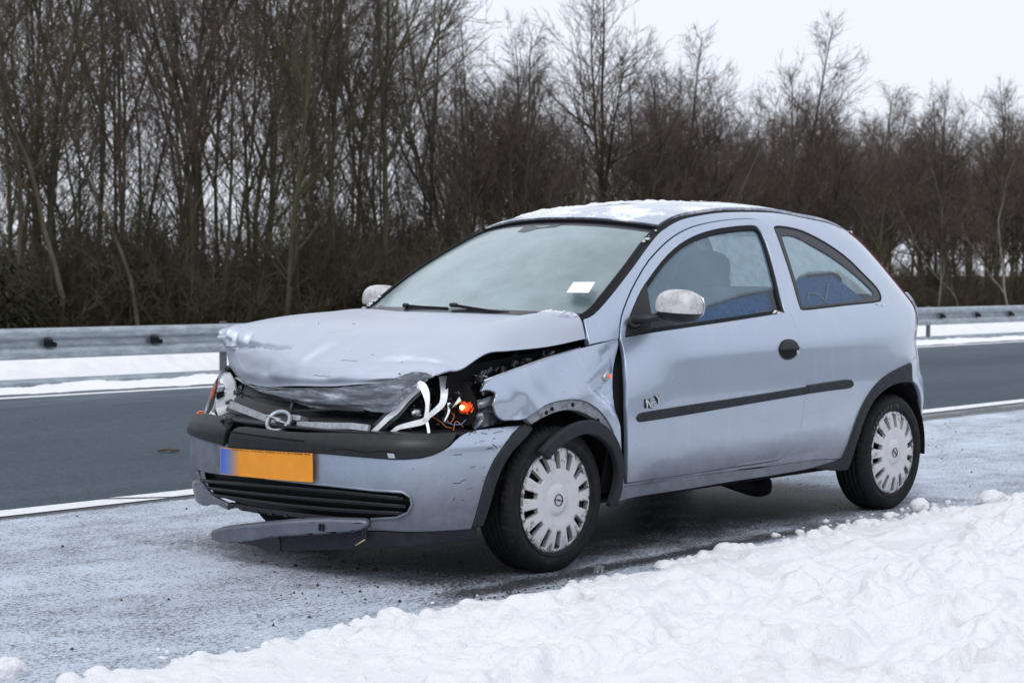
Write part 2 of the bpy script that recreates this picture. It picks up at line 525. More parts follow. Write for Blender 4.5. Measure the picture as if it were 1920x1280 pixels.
W_PLAN = [(-.8,.755),(-.5,.787),(-.2,.803),(.3,.815),(1.2,.823),(2.0,.818),(2.5,.802),(2.8,.768),(3.1,.735)]
D_DOOR = [(.1,.095),(.2,.066),(.3,.041),(.4,.017),(.5,.004),(.58,.002),(.66,.004),(.74,.011),(.82,.023),(.90,.042),(.97,.07),(1.05,.116),(1.15,.176),(1.25,.236),(1.33,.283),(1.38,.314),(1.42,.352),(1.45,.40)]
D_FRONT = [(.1,.095),(.2,.06),(.3,.035),(.4,.014),(.5,.003),(.6,.006),(.68,.02),(.76,.048),(.83,.083),(.90,.123),(.97,.162),(1.05,.192),(1.15,.227),(1.25,.262),(1.33,.292),(1.38,.317),(1.42,.352),(1.45,.40)]
X_REAR = [(.1,2.95),(.25,3.0),(.45,3.045),(.58,3.035),(.66,3.0),(.74,2.985),(.9,2.965),(1.0,2.915),(1.1,2.84),(1.2,2.765),(1.3,2.665),(1.36,2.58),(1.42,2.47),(1.46,2.36)]

def side_y(x, z, dent=False):
    w = cr(W_PLAN, x)
    k = sst(.15, .75, x)
    d = cr(D_DOOR, z)*k + cr(D_FRONT, z)*(1-k)
    # swage line low on the door: face below it tucks in
    zc = .400 + .038*(x-.44)
    s = sst(.42, .6, x)*(1-sst(1.75, 2.05, x))
    if z < zc: d += s*(min(.26*(zc-z), .030)-.010)
    elif z < zc+.13: d -= s*.010*(1-(z-zc)/.13)**1.5
    # soft shoulder line at handle height
    d -= .004*math.exp(-((z-(.80+.03*(x-.5)))/.05)**2)*sst(.5,.8,x)*(1-sst(2.3,2.7,x))
    e = cr(X_REAR, z)-x
    kz = sst(.78, 1.02, z)
    R = .46-.2*kz
    if e < R:
        u = min(1.25, (R-e)/R)
        d += (.15-.095*kz)*u**2.6
    y = w-d
    if dent and x < .48:
        # trailing end of the front wing pushed in: flat facets fanning out from one point
        d1 = ((x-.149)*.146-(z-.713)*.249)/.2887
        d2 = ((x-.149)*.140+(z-.713)*.162)/.2141
        d3 = ((x-.149)*.053+(z-.713)*.168)/.1762
        if d1 > 0 and d2 > 0:
            y -= min(.022, .30*d1, .50*d2)
            if d3 < .012: y -= .10*max(0, .012-abs(d3))*sst(.17, .28, x)
        g = math.exp(-((x-.36)/.05)**2 - ((z-.665)/.05)**2)
        y -= .004*g
        y -= .010*math.exp(-((x-.37)/.035)**2)*sst(.2,.5,z)*(1-sst(.8,.9,z))
        # front end of the fender folded in
        g3 = math.exp(-((x+.30)/.10)**2 - ((z-.60)/.055)**2)
        y -= .022*g3
        k1 = (x+.30)*.5+(z-.585)*.87
        y += .008*max(0, 1-abs(k1)/.024)*math.exp(-((x+.27)/.12)**2)*sst(.53, .57, z)
        k2 = (x+.22)*.8-(z-.64)*.6
        y -= .006*max(0, 1-abs(k2)/.026)*math.exp(-((z-.63)/.06)**2)
        y += .007*math.sin(x*38+z*21)*math.exp(-((x+.18)/.14)**2-((z-.67)/.06)**2)
        y += .0035*math.sin(x*17-z*29+1)*sst(.55,.68,z)*(1-sst(.30,.40,x))
    return y

def S_side(x, z):
    return (x, -side_y(x, z), z)
def S_wing(x, z):
    return (x, -side_y(x, z, True), z)
def S_sideR(x, z):
    return (x, side_y(x, z, False), z)

# front bumper plan, s runs from the car's left wheel arch (0) round the nose to the right one
B_PLAN = [(-.12,-.800),(-.30,-.796),(-.42,-.782),(-.52,-.752),(-.60,-.703),(-.665,-.63),(-.715,-.52),(-.755,-.38),(-.78,-.2),(-.788,0.0)]
B_PLAN = B_PLAN + [(x,-y) for x,y in reversed(B_PLAN[:-1])]
_acc = [0.0]
for _i in range(1, len(B_PLAN)):
    _acc.append(_acc[-1]+math.hypot(B_PLAN[_i][0]-B_PLAN[_i-1][0], B_PLAN[_i][1]-B_PLAN[_i-1][1]))
B_LEN = _acc[-1]
BX = [(a,p[0]) for a,p in zip(_acc,B_PLAN)]
BY = [(a,p[1]) for a,p in zip(_acc,B_PLAN)]
B_E = [(.0,-.075),(.1,-.05),(.17,-.028),(.23,-.012),(.30,0.0),(.38,.004),(.44,.004),(.49,.007),(.515,.006),(.532,-.001),(.56,-.024),(.585,-.046),(.61,-.075)]
def S_bump(s, z, off=0.0):
    x, y = cr(BX, s), cr(BY, s)
    h = 1e-3
    tx, ty = cr(BX,s+h)-cr(BX,s-h), cr(BY,s+h)-cr(BY,s-h)
    l = math.hypot(tx,ty)
    nx, ny = -ty/l, tx/l          # outward
    e = cr(B_E, z)+off
    return (x+nx*e, y+ny*e, z)

# outlines measured on the car: D in surface coordinates, G in metres
D = {
 'frame_edge': [[0.278,0.964],[0.35,0.988],[0.434,1.042],[0.531,1.107],[0.641,1.174],[0.772,1.248],[0.879,1.303],[0.923,1.322],[1.017,1.355],[1.13,1.383],[1.29,1.404],[1.455,1.42],[1.67,1.429],[1.882,1.432],[1.865,1.436],[2.003,1.427],[2.137,1.411],[2.288,1.399],[2.502,1.38],[2.793,1.18],[2.877,1.1]],
 'quarter_low': [[2.611,0.71],[2.477,0.69],[2.346,0.662],[2.26,0.629],[2.18,0.58],[2.115,0.519],[2.079,0.462],[2.054,0.393],[2.037,0.328],[2.014,0.282]],
 'sill_top': [[1.875,0.292],[1.575,0.292],[1.19,0.296],[1.454,0.29],[1.169,0.293],[0.78,0.296],[0.408,0.294]],
 'door': [[0.415,0.883],[0.449,0.95],[0.5,1.014],[0.59,1.097],[0.722,1.185],[0.85,1.245],[0.973,1.296],[1.088,1.331],[1.196,1.355],[1.353,1.377],[1.512,1.391],[1.615,1.396],[1.695,1.396],[1.724,1.384],[1.728,1.337],[1.689,1.211],[1.645,1.092],[1.603,0.992],[1.609,0.792],[1.648,0.701],[1.642,0.64],[1.621,0.551],[1.587,0.453],[1.588,0.39],[1.574,0.344],[1.521,0.318],[1.446,0.31],[1.163,0.309],[0.725,0.302],[0.411,0.305],[0.38,0.428],[0.366,0.578],[0.387,0.725],[0.412,0.822],[0.416,0.866]],
 'door_glass': [[0.446,0.886],[0.464,0.92],[0.517,0.984],[0.599,1.059],[0.673,1.109],[0.798,1.176],[0.928,1.236],[1.049,1.28],[1.183,1.315],[1.322,1.339],[1.476,1.355],[1.632,1.365],[1.668,1.36],[1.684,1.331],[1.673,1.257],[1.625,1.131],[1.573,1.02],[1.559,0.97],[1.149,0.941],[0.873,0.923],[0.627,0.907]],
 'sail': [[0.446,0.886],[0.464,0.92],[0.517,0.984],[0.599,1.059],[0.673,1.109],[0.652,1.054],[0.626,0.988],[0.593,0.908]],
 'quarter_glass': [[1.806,1.357],[1.826,1.366],[1.855,1.369],[1.937,1.365],[2.025,1.355],[2.106,1.334],[2.231,1.287],[2.344,1.222],[2.423,1.143],[2.48,1.089],[2.493,1.052],[2.472,1.023],[2.432,1.009],[2.126,0.998],[1.895,0.987],[1.725,0.979],[1.699,0.985],[1.707,1.019],[1.751,1.132],[1.786,1.252],[1.802,1.331]],
 'quarter_clear': [[1.843,1.324],[1.906,1.33],[1.982,1.319],[2.095,1.273],[2.224,1.219],[2.331,1.149],[2.403,1.089],[2.431,1.053],[2.398,1.036],[2.334,1.022],[2.139,1.012],[1.909,1.002],[1.738,0.995],[1.738,1.013],[1.777,1.115],[1.818,1.23]],
 'fender': [[0.409,0.881],[0.215,0.852],[-0.019,0.817],[-0.208,0.782],[-0.362,0.751],[-0.403,0.713],[-0.37,0.717],[-0.336,0.706],[-0.341,0.693],[-0.356,0.675],[-0.355,0.648],[-0.333,0.617],[-0.293,0.598],[-0.198,0.598],[-0.177,0.609],[-0.123,0.635],[-0.051,0.655],[0.021,0.662],[0.092,0.661],[0.161,0.644],[0.215,0.613],[0.263,0.566],[0.292,0.526],[0.315,0.475],[0.334,0.424],[0.353,0.372],[0.368,0.32],[0.387,0.234],[0.423,0.237],[0.407,0.291],[0.364,0.422],[0.338,0.548],[0.329,0.598],[0.334,0.671],[0.368,0.767],[0.403,0.85]],
 'arch_flange': [[-0.188,0.602],[-0.123,0.635],[-0.051,0.655],[0.021,0.662],[0.092,0.661],[0.161,0.644],[0.215,0.613],[0.263,0.566],[0.296,0.521],[0.305,0.496],[0.301,0.506],[0.247,0.548],[0.189,0.58],[0.119,0.612],[0.049,0.622],[-0.022,0.62],[-0.093,0.605],[-0.163,0.579]],
 'hang_trim': [[-0.145,0.476],[-0.097,0.513],[-0.028,0.55],[0.043,0.572],[0.116,0.58],[0.174,0.573],[0.24,0.543],[0.294,0.495],[0.332,0.434],[0.351,0.383],[0.359,0.331],[0.366,0.28],[0.349,0.229],[0.306,0.229],[0.318,0.294],[0.319,0.35],[0.291,0.417],[0.252,0.464],[0.189,0.507],[0.129,0.525],[0.079,0.526],[0.008,0.51],[-0.053,0.481],[-0.101,0.444]],
 'rear_trim': [[2.611,0.71],[2.477,0.69],[2.346,0.662],[2.26,0.629],[2.18,0.58],[2.115,0.519],[2.079,0.462],[2.054,0.393],[2.037,0.328],[2.014,0.282],[1.978,0.27],[1.885,0.262],[1.833,0.251],[1.974,0.229],[2.081,0.226],[2.098,0.264],[2.11,0.365],[2.136,0.459],[2.204,0.538],[2.284,0.581],[2.381,0.61],[2.472,0.62],[2.555,0.619],[2.615,0.613]],
 'sill': [[2.014,0.281],[1.875,0.291],[1.576,0.291],[1.19,0.295],[1.454,0.289],[1.169,0.292],[0.781,0.295],[0.408,0.293],[0.423,0.237],[0.92,0.238],[1.186,0.244],[1.65,0.244],[1.494,0.244],[1.833,0.251],[1.969,0.268]],
 'mould_front': [[0.466,0.59],[0.438,0.584],[0.426,0.57],[0.435,0.554],[0.457,0.551],[0.816,0.567],[1.17,0.585],[1.633,0.606],[1.639,0.64],[1.17,0.619],[0.815,0.606]],
 'mould_rear': [[1.643,0.645],[1.637,0.607],[1.846,0.613],[2.005,0.615],[2.03,0.625],[2.028,0.646],[2.006,0.658],[1.847,0.653]],
 'handle': [[1.525,0.858],[1.563,0.853],[1.592,0.837],[1.599,0.812],[1.588,0.787],[1.55,0.766],[1.5,0.758],[1.456,0.766],[1.43,0.789],[1.429,0.819],[1.451,0.843],[1.484,0.855]],
 'handle_in': [[1.521,0.848],[1.558,0.84],[1.583,0.823],[1.591,0.81],[1.437,0.807],[1.446,0.827],[1.48,0.844]],
 'handle_hole': [[1.437,0.806],[1.563,0.807],[1.563,0.79],[1.536,0.775],[1.496,0.768],[1.462,0.775],[1.442,0.79]],
 'repeater': [[0.315,0.759],[0.331,0.751],[0.332,0.738],[0.319,0.723],[0.298,0.717],[0.283,0.726],[0.283,0.74],[0.297,0.754]],
 'lock': [[1.577,0.794]],
 'badge': [[0.482,0.609],[0.573,0.617],[0.485,0.641],[0.574,0.647]],
 'b_cover': [[0.062,0.576],[0.178,0.577],[0.337,0.571],[0.403,0.548],[0.446,0.513],[0.518,0.481],[0.613,0.472],[0.716,0.474],[0.962,0.479],[1.233,0.47],[1.436,0.465],[1.6,0.475],[1.8,0.48],[2.02,0.48],[2.02,0.235],[1.9,0.2],[1.75,0.195],[1.636,0.222],[1.522,0.209],[1.524,0.235],[1.632,0.253],[1.736,0.295],[1.795,0.343],[1.601,0.344],[1.236,0.362],[0.951,0.363],[0.717,0.357],[0.603,0.355],[0.574,0.338],[0.569,0.311],[0.583,0.28],[0.626,0.26],[0.731,0.248],[0.745,0.209],[0.641,0.206],[0.516,0.209],[0.336,0.211],[0.302,0.356],[0.275,0.42],[0.237,0.48],[0.171,0.538],[0.067,0.576]],
 'b_arch': [[0.064,0.577],[0.171,0.538],[0.237,0.48],[0.275,0.42],[0.302,0.356],[0.337,0.215],[0.288,0.221],[0.251,0.347],[0.234,0.392],[0.198,0.449],[0.151,0.501],[0.047,0.548],[0.026,0.556],[0.031,0.581]],
 'b_strip': [[0.395,0.563],[0.559,0.559],[0.729,0.554],[0.868,0.553],[1.071,0.542],[1.251,0.543],[1.404,0.544],[1.444,0.53],[1.463,0.5],[1.474,0.462],[1.233,0.47],[0.962,0.479],[0.716,0.474],[0.613,0.472],[0.518,0.481],[0.446,0.513]],
 'b_strip_right': [[1.504,0.463],[1.494,0.508],[1.486,0.535],[1.567,0.549],[1.763,0.554],[1.869,0.552],[1.62,0.575],[1.8,0.57],[1.95,0.56],[2,0.5],[1.75,0.478],[1.45,0.475]],
 'b_dam': [[1.216,0.141],[0.978,0.176],[0.75,0.201],[0.557,0.206],[0.312,0.223],[0.297,0.167],[0.516,0.158],[0.787,0.129],[1.118,0.089],[1.238,0.081]],
 'b_lip': [[1.705,0.109],[1.542,0.144],[1.2,0.203],[0.963,0.238],[0.766,0.25],[0.745,0.246],[0.737,0.234],[0.75,0.207],[0.978,0.174],[1.223,0.14],[1.37,0.106],[1.609,0.067],[1.717,0.068]],
 'b_lip_black': [[1.535,0.078],[1.223,0.14],[1.213,0.124],[1.226,0.079],[1.315,0.066],[1.365,0.081]],
 'plate': [[1.509,0.459],[0.97,0.477],[0.969,0.37],[1.516,0.356]],
 'grille_open': [[1.524,0.235],[1.632,0.253],[1.736,0.295],[1.795,0.343],[1.601,0.344],[1.236,0.362],[0.951,0.363],[0.717,0.357],[0.603,0.355],[0.574,0.338],[0.569,0.311],[0.583,0.28],[0.626,0.26],[0.731,0.248],[1.071,0.243]],
 'slat0': [[1.767,0.305],[1.405,0.327],[1.059,0.341],[0.806,0.342],[0.586,0.334]],
 'slat1': [[1.735,0.282],[1.409,0.295],[1.062,0.305],[0.807,0.309],[0.578,0.305]],
 'slat2': [[1.704,0.258],[1.415,0.267],[1.066,0.272],[0.809,0.277],[0.583,0.28]],
}
G = {
 'lip_top': [[-0.5,0.555,0.709],[-0.6,0.309,0.683],[-0.66,-0.067,0.701],[-0.67,-0.276,0.714],[-0.66,-0.438,0.735],[-0.635,-0.525,0.756],[-0.6,-0.597,0.783],[-0.55,-0.64,0.773]],
 'lip_bot': [[-0.49,0.56,0.699],[-0.6,0.226,0.66],[-0.64,-0.044,0.631],[-0.655,-0.19,0.626],[-0.655,-0.395,0.632],[-0.645,-0.522,0.635],[-0.61,-0.566,0.689],[-0.56,-0.626,0.748]],
 'hook': [[-0.571,-0.564,0.726],[-0.574,-0.598,0.737],[-0.577,-0.633,0.729],[-0.583,-0.657,0.699],[-0.587,-0.666,0.664],[-0.589,-0.661,0.625],[-0.586,-0.648,0.605]],
 'post': [[-0.434,-0.593,0.759],[-0.454,-0.617,0.726],[-0.473,-0.637,0.696],[-0.485,-0.641,0.667],[-0.5,-0.634,0.648],[-0.551,-0.635,0.621]],
 'post2': [[-0.551,-0.635,0.621],[-0.567,-0.624,0.603],[-0.589,-0.591,0.592],[-0.615,-0.543,0.577],[-0.625,-0.511,0.553]],
 'diag': [[-0.531,-0.567,0.724],[-0.575,-0.548,0.683],[-0.61,-0.528,0.638],[-0.625,-0.497,0.61],[-0.64,-0.466,0.577],[-0.655,-0.434,0.548]],
 'sliver': [[-0.458,-0.647,0.666],[-0.468,-0.656,0.634],[-0.493,-0.657,0.598]],
 'leg': [[-0.574,-0.646,0.614],[-0.582,-0.664,0.586],[-0.591,-0.678,0.565]],
 'bulb': [[-0.395,-0.658,0.645]],
 'capsule': [[-0.514,-0.536,0.626],[-0.511,-0.547,0.647]],
 'tri': [[-0.416,-0.659,0.687],[-0.415,-0.669,0.673],[-0.434,-0.64,0.646]],
 'shard_a': [[-0.368,-0.558,0.718],[-0.355,-0.615,0.726],[-0.355,-0.605,0.706],[-0.364,-0.57,0.696]],
 'shard_b': [[-0.355,-0.619,0.723],[-0.355,-0.661,0.713],[-0.355,-0.633,0.707]],
 'shard_c': [[-0.355,-0.633,0.707],[-0.355,-0.672,0.704],[-0.355,-0.671,0.662],[-0.355,-0.628,0.676]],
 'shard_d': [[-0.363,-0.576,0.696],[-0.355,-0.629,0.708],[-0.355,-0.624,0.668],[-0.361,-0.583,0.671]],
 'shard_e': [[-0.37,-0.55,0.682],[-0.363,-0.576,0.69],[-0.362,-0.578,0.67],[-0.369,-0.552,0.667]],
 'shard_f': [[-0.37,-0.548,0.729],[-0.355,-0.614,0.748],[-0.355,-0.667,0.734],[-0.355,-0.655,0.717],[-0.355,-0.614,0.727],[-0.369,-0.553,0.719]],
 'shard_g': [[-0.361,-0.584,0.587],[-0.357,-0.596,0.586],[-0.357,-0.599,0.555],[-0.363,-0.575,0.55]],
 'wire_a': [[-0.496,-0.602,0.613],[-0.487,-0.635,0.597],[-0.481,-0.656,0.58],[-0.464,-0.672,0.575]],
 'wire_b': [[-0.463,-0.629,0.652],[-0.471,-0.646,0.614],[-0.477,-0.671,0.593],[-0.452,-0.669,0.618],[-0.445,-0.648,0.629]],
 'wire_c': [[-0.495,-0.652,0.603],[-0.485,-0.688,0.592],[-0.465,-0.714,0.592],[-0.445,-0.721,0.608]],
 'wire_d': [[-0.511,-0.594,0.63],[-0.498,-0.595,0.662]],
 'wire_e': [[-0.473,-0.685,0.565],[-0.45,-0.676,0.599],[-0.445,-0.708,0.581]],
 'crumple_a': [[-0.315,-0.626,0.747],[-0.315,-0.653,0.762],[-0.315,-0.678,0.765],[-0.295,-0.689,0.756],[-0.315,-0.672,0.743],[-0.325,-0.649,0.729]],
 'crumple_b': [[-0.315,-0.676,0.73],[-0.295,-0.685,0.742],[-0.295,-0.694,0.72],[-0.265,-0.702,0.702],[-0.315,-0.681,0.687]],
 'fold': [[-0.335,-0.639,0.656],[-0.295,-0.662,0.672],[-0.255,-0.693,0.684],[-0.215,-0.683,0.652],[-0.185,-0.683,0.617],[-0.155,-0.692,0.589],[-0.215,-0.683,0.578],[-0.275,-0.69,0.572],[-0.335,-0.646,0.563],[-0.345,-0.642,0.607]],
 'lamp_hole': [[-0.285,-0.642,0.577]],
 'amber': [[-0.417,-0.657,0.556],[-0.375,-0.648,0.557],[-0.325,-0.66,0.557],[-0.335,-0.651,0.552],[-0.395,-0.654,0.551]],
 'torn': [[-0.575,-0.467,0.752],[-0.555,-0.479,0.772],[-0.54,-0.534,0.782],[-0.503,-0.576,0.775],[-0.476,-0.581,0.769],[-0.51,-0.574,0.759],[-0.531,-0.567,0.747],[-0.556,-0.546,0.76],[-0.575,-0.528,0.753]],
 'hood_edge': [[0.263,-0.68,0.867],[0.028,-0.69,0.858],[-0.184,-0.69,0.85],[-0.283,-0.69,0.848],[-0.348,-0.685,0.82],[-0.428,-0.68,0.791]],
 'hood_edge2': [[-0.421,-0.68,0.791],[-0.503,-0.665,0.786],[-0.536,-0.65,0.765],[-0.559,-0.63,0.751]],
 'r_arc': [[-0.543,0.7,0.539],[-0.524,0.71,0.567],[-0.508,0.705,0.611],[-0.496,0.69,0.665],[-0.484,0.67,0.703],[-0.452,0.63,0.75]],
 'r_black': [[-0.487,0.672,0.704],[-0.473,0.66,0.729],[-0.45,0.63,0.75],[-0.46,0.62,0.739],[-0.471,0.65,0.72]],
 'r_orange': [[-0.503,0.7,0.611],[-0.501,0.69,0.649],[-0.494,0.68,0.671],[-0.484,0.67,0.69],[-0.483,0.66,0.678],[-0.489,0.675,0.653],[-0.496,0.69,0.612]],
 'r_bucket': [[-0.51,0.66,0.618],[-0.479,0.64,0.65],[-0.464,0.6,0.646],[-0.462,0.58,0.601],[-0.488,0.6,0.557],[-0.506,0.65,0.538],[-0.505,0.67,0.569]],
 'r_upper': [[-0.484,0.66,0.703],[-0.466,0.63,0.721],[-0.46,0.6,0.681],[-0.464,0.58,0.609],[-0.461,0.61,0.644],[-0.479,0.64,0.654]],
 'r_hole': [[-0.507,0.655,0.64],[-0.484,0.635,0.646],[-0.48,0.635,0.624],[-0.508,0.655,0.613]],
 'r_tip': [[-0.543,0.71,0.539],[-0.525,0.7,0.56],[-0.508,0.68,0.553],[-0.505,0.65,0.526],[-0.519,0.69,0.523]],
 'r_spot': [[-0.562,0.73,0.55],[-0.554,0.72,0.559],[-0.537,0.715,0.56],[-0.54,0.72,0.541],[-0.557,0.725,0.542]],
 'bar_a': [[-0.625,0.423,0.608],[-0.655,0.257,0.588],[-0.675,0.134,0.573],[-0.685,0.058,0.564]],
 'bar_b': [[-0.69,-0.068,0.562],[-0.69,-0.228,0.569],[-0.685,-0.37,0.576],[-0.675,-0.452,0.574]],
 'emblem': [[-0.7,-0.005,0.563]],
 'wiper_a': [[0.165,0.219,0.993],[0.155,0.095,0.988],[0.15,-0.049,0.986]],
 'wiper_b': [[0.15,-0.082,1],[0.155,-0.18,0.99],[0.16,-0.281,0.98],[0.19,-0.36,0.973]],
 'sticker': [[0.3,-0.559,1.064],[0.32,-0.658,1.064],[0.42,-0.608,1.106],[0.4,-0.51,1.105]],
}
# ---------------------------------------------------------------- setting: ground, road, snow, wood
def np_noise(x, y, seed=0):
    """2-D gradient noise, vectorised"""
    xi = np.floor(x).astype(np.int64); yi = np.floor(y).astype(np.int64); xf = x-xi; yf = y-yi
    def g(ix, iy):
        h = (ix*374761393+iy*668265263+seed*974711) & 0xffffffff
        h = ((h ^ (h >> 13))*1274126177) & 0xffffffff; h = h ^ (h >> 16)
        a = (h & 0xffff)/65536*2*np.pi
        return np.cos(a), np.sin(a)
    u = xf*xf*xf*(xf*(xf*6-15)+10); v = yf*yf*yf*(yf*(yf*6-15)+10)
    r = []
    for dx in (0, 1):
        for dy in (0, 1):
            a, b = g(xi+dx, yi+dy); r.append(a*(xf-dx)+b*(yf-dy))
    return (r[0]*(1-u)+r[2]*u)*(1-v)+(r[1]*(1-u)+r[3]*u)*v
def fbm(x, y, o=4, seed=0, gain=.5):
    s = 0; a = 1.0
    for i in range(o):
        s = s+a*np_noise(x*2**i, y*2**i, seed+i); a *= gain
    return s
def mesh_np(name, V, F, smooth=True):
    me = bpy.data.meshes.new(name)
    V = np.asarray(V, dtype=np.float32); F = np.asarray(F, dtype=np.int32); k = F.shape[1]
    me.vertices.add(len(V)); me.vertices.foreach_set('co', V.ravel())
    me.loops.add(F.size); me.loops.foreach_set('vertex_index', F.ravel())
    me.polygons.add(len(F)); me.polygons.foreach_set('loop_start', np.arange(0, F.size, k, dtype=np.int32))
    me.polygons.foreach_set('use_smooth', np.full(len(F), smooth))
    me.update(calc_edges=True); me.validate()
    return me
def grid_np(name, xs, ys, zf, mat, smooth=True):
    X, Y = np.meshgrid(xs, ys); Z = zf(X, Y)
    V = np.stack([X.ravel(), Y.ravel(), Z.ravel()], 1); w = len(xs); h = len(ys)
    i = np.arange(w-1)[None, :]+np.arange(h-1)[:, None]*w
    F = np.stack([i, i+1, i+1+w, i+w], -1).reshape(-1, 4)
    return link(name, mesh_np(name, V, F, smooth), mat)
def sstep(a, b, t):
    u = np.clip((t-a)/(b-a), 0, 1); return u*u*(3-2*u)

def snow_mat(name, dirty=.5):
    t = NT(name)
    n = t.noise(1.3, 6, .65)
    d = t.mr(t.noise(5.5, 6, .7), .56, .74, 0, dirty)
    c = t.mix(d, (.83, .84, .87), (.54, .53, .53))
    g = t.mr(t.noise(42, 4, .7), .62, .72, 0, .30*dirty)
    c = t.mix(g, c, (.40, .38, .36))
    t.color(c); t.set(Roughness=.75, Specular_IOR_Level=.25)
    h = t.math('ADD', t.noise(34, 6, .7), t.math('MULTIPLY', t.noise(130, 4, .65), .6))
    t.bump(h, .75, .020)
    return t.m
M['snow'] = snow_mat('trodden_snow', .7)
M['snow_verge'] = snow_mat('verge_snow', .25)

def asphalt_mat():
    t = NT('wet_asphalt')
    ag = t.math('ADD', t.math('MULTIPLY', t.noise(170, 3, .7), .6), t.math('MULTIPLY', t.noise(38, 5, .8), .4)); big = t.noise(.5, 4, .6, t.mapping((.35, 1.6, 1)))
    a2 = t.noise(60, 4, .7)
    c = t.ramp(ag, [(.32, (.026, .038, .048)), (.50, (.062, .084, .104)), (.64, (.17, .20, .235))])
    c = t.mix(t.mr(big, .35, .65, 0, .38), c, (.020, .028, .038))
    c = t.mix(t.mr(t.noise(11, 4, .7), .45, .65, 0, .35), c, (.030, .038, .048))
    c = t.mix(t.mr(a2, .62, .74, 0, .35), c, (.11, .135, .16))
    y = t.xyz()[1]
    frost = t.math('MULTIPLY', t.mr(y, 6.6, 8.3), t.mr(t.noise(2.2, 6, .7, t.mapping((.4, 2, 1))), .35, .65))
    c = t.mix(t.math('MULTIPLY', frost, .28), c, (.28, .32, .37))
    t.color(c); t.set(Roughness=.8, Specular_IOR_Level=.15)
    t.bump(t.math('ADD', ag, a2), .6, .006)
    return t.m
def shoulder_mat():
    """old asphalt under a skin of frozen slush; bare where the car keeps it sheltered and in the wheel tracks"""
    t = NT('frosty_asphalt')
    ag = t.noise(150, 3, .7)
    base = t.ramp(ag, [(.34, (.016, .018, .022)), (.56, (.036, .040, .048)), (.72, (.10, .11, .12))])
    x, y, z = t.xyz()
    fine = t.noise(1, 6, .72, t.mapping((46, 62, 40)))
    mid = t.noise(1, 5, .65, t.mapping((5.5, 8, 8)))
    lrg = t.noise(1, 4, .6, t.mapping((.9, 1.5, 1)))
    f = t.math('ADD', t.math('ADD', t.math('MULTIPLY', fine, .55), t.math('MULTIPLY', t.noise(1, 3, .7, t.mapping((95, 140, 90))), .42)), t.math('ADD', t.math('MULTIPLY', mid, .20), t.math('MULTIPLY', lrg, .15)))
    # sheltered ground below the car
    wob = t.mr(t.noise(3.5, 5, .65), 0, 1, -.30, .30)
    ex = t.math('SUBTRACT', t.math('ABSOLUTE', t.math('SUBTRACT', x, 1.20)), 1.60)
    ey = t.math('SUBTRACT', t.math('ABSOLUTE', t.math('SUBTRACT', y, .05)), .66)
    dist = t.math('ADD', t.math('MAXIMUM', ex, ey), wob)
    sh = t.mr(dist, -.25, .35)
    # melted wheel track along the snow edge and bare joint by the line
    trk = t.mr(t.math('ABSOLUTE', t.math('ADD', t.math('ADD', y, .845), t.math('MULTIPLY', wob, .12))), .015, .085)
    trk = t.math('MAXIMUM', trk, t.mr(t.math('ABSOLUTE', t.math('SUBTRACT', x, .55)), .85, 1.5))
    jn = t.mr(t.math('ABSOLUTE', t.math('ADD', t.math('SUBTRACT', y, 1.80), t.math('MULTIPLY', wob, .25))), .05, .17)
    far = t.mr(x, 2.5, 5)
    jn = t.math('MAXIMUM', jn, t.math('SUBTRACT', 1.0, far))
    edge = t.mr(y, 1.90, 1.985, 1, 0)
    cover = t.math('MULTIPLY', t.math('MULTIPLY', sh, trk), t.math('MULTIPLY', jn, edge))
    thr = t.mr(cover, 0, 1, .70, .535)
    m = t.n('MapRange'); t.l(f, m.inputs[0]); t.l(thr, m.inputs[1]); t.l(t.math('ADD', thr, .11), m.inputs[2])
    fr = m.outputs[0]
    fr = t.math('MULTIPLY', fr, t.mr(lrg, .3, .7, .72, 1.0))
    c = t.mix(fr, base, (.62, .69, .80))
    # scraps of mud in front of the wheel
    mud = t.math('MULTIPLY', t.mr(t.noise(18, 5, .7), .60, .68), t.mr(t.math('ABSOLUTE', t.math('ADD', x, .35)), .5, .2))
    c = t.mix(t.math('MULTIPLY', mud, .6), c, (.07, .045, .03))
    t.color(c)
    t.l(t.mr(fr, 0, 1, .38, .7), t.b.inputs['Roughness'])
    t.bump(t.math('ADD', t.math('MULTIPLY', fr, .8), ag), 1.0, .008)
    return t.m
M['asphalt'] = asphalt_mat(); M['shoulder'] = shoulder_mat()
def line_mat():
    t = NT('road_paint')
    n = t.noise(30, 6, .75)
    t.color(t.ramp(n, [(.28, (.12, .13, .14)), (.40, (.62, .64, .66)), (.7, (.80, .81, .82))])); t.set(Roughness=.6)
    t.bump(t.noise(90, 3), .3, .004); return t.m
M['line'] = line_mat()
def floor_mat():
    t = NT('leaf_litter')
    n = t.noise(1.2, 7, .7)
    c = t.ramp(n, [(.3, (.022, .016, .012)), (.55, (.055, .036, .024)), (.75, (.035, .038, .018))])
    s = t.mr(t.noise(.35, 6, .7), .60, .66)
    c = t.mix(t.math('MULTIPLY', s, .8), c, (.62, .64, .68))
    t.color(c); t.set(Roughness=.9, Specular_IOR_Level=.1); return t.m
M['floor'] = floor_mat()

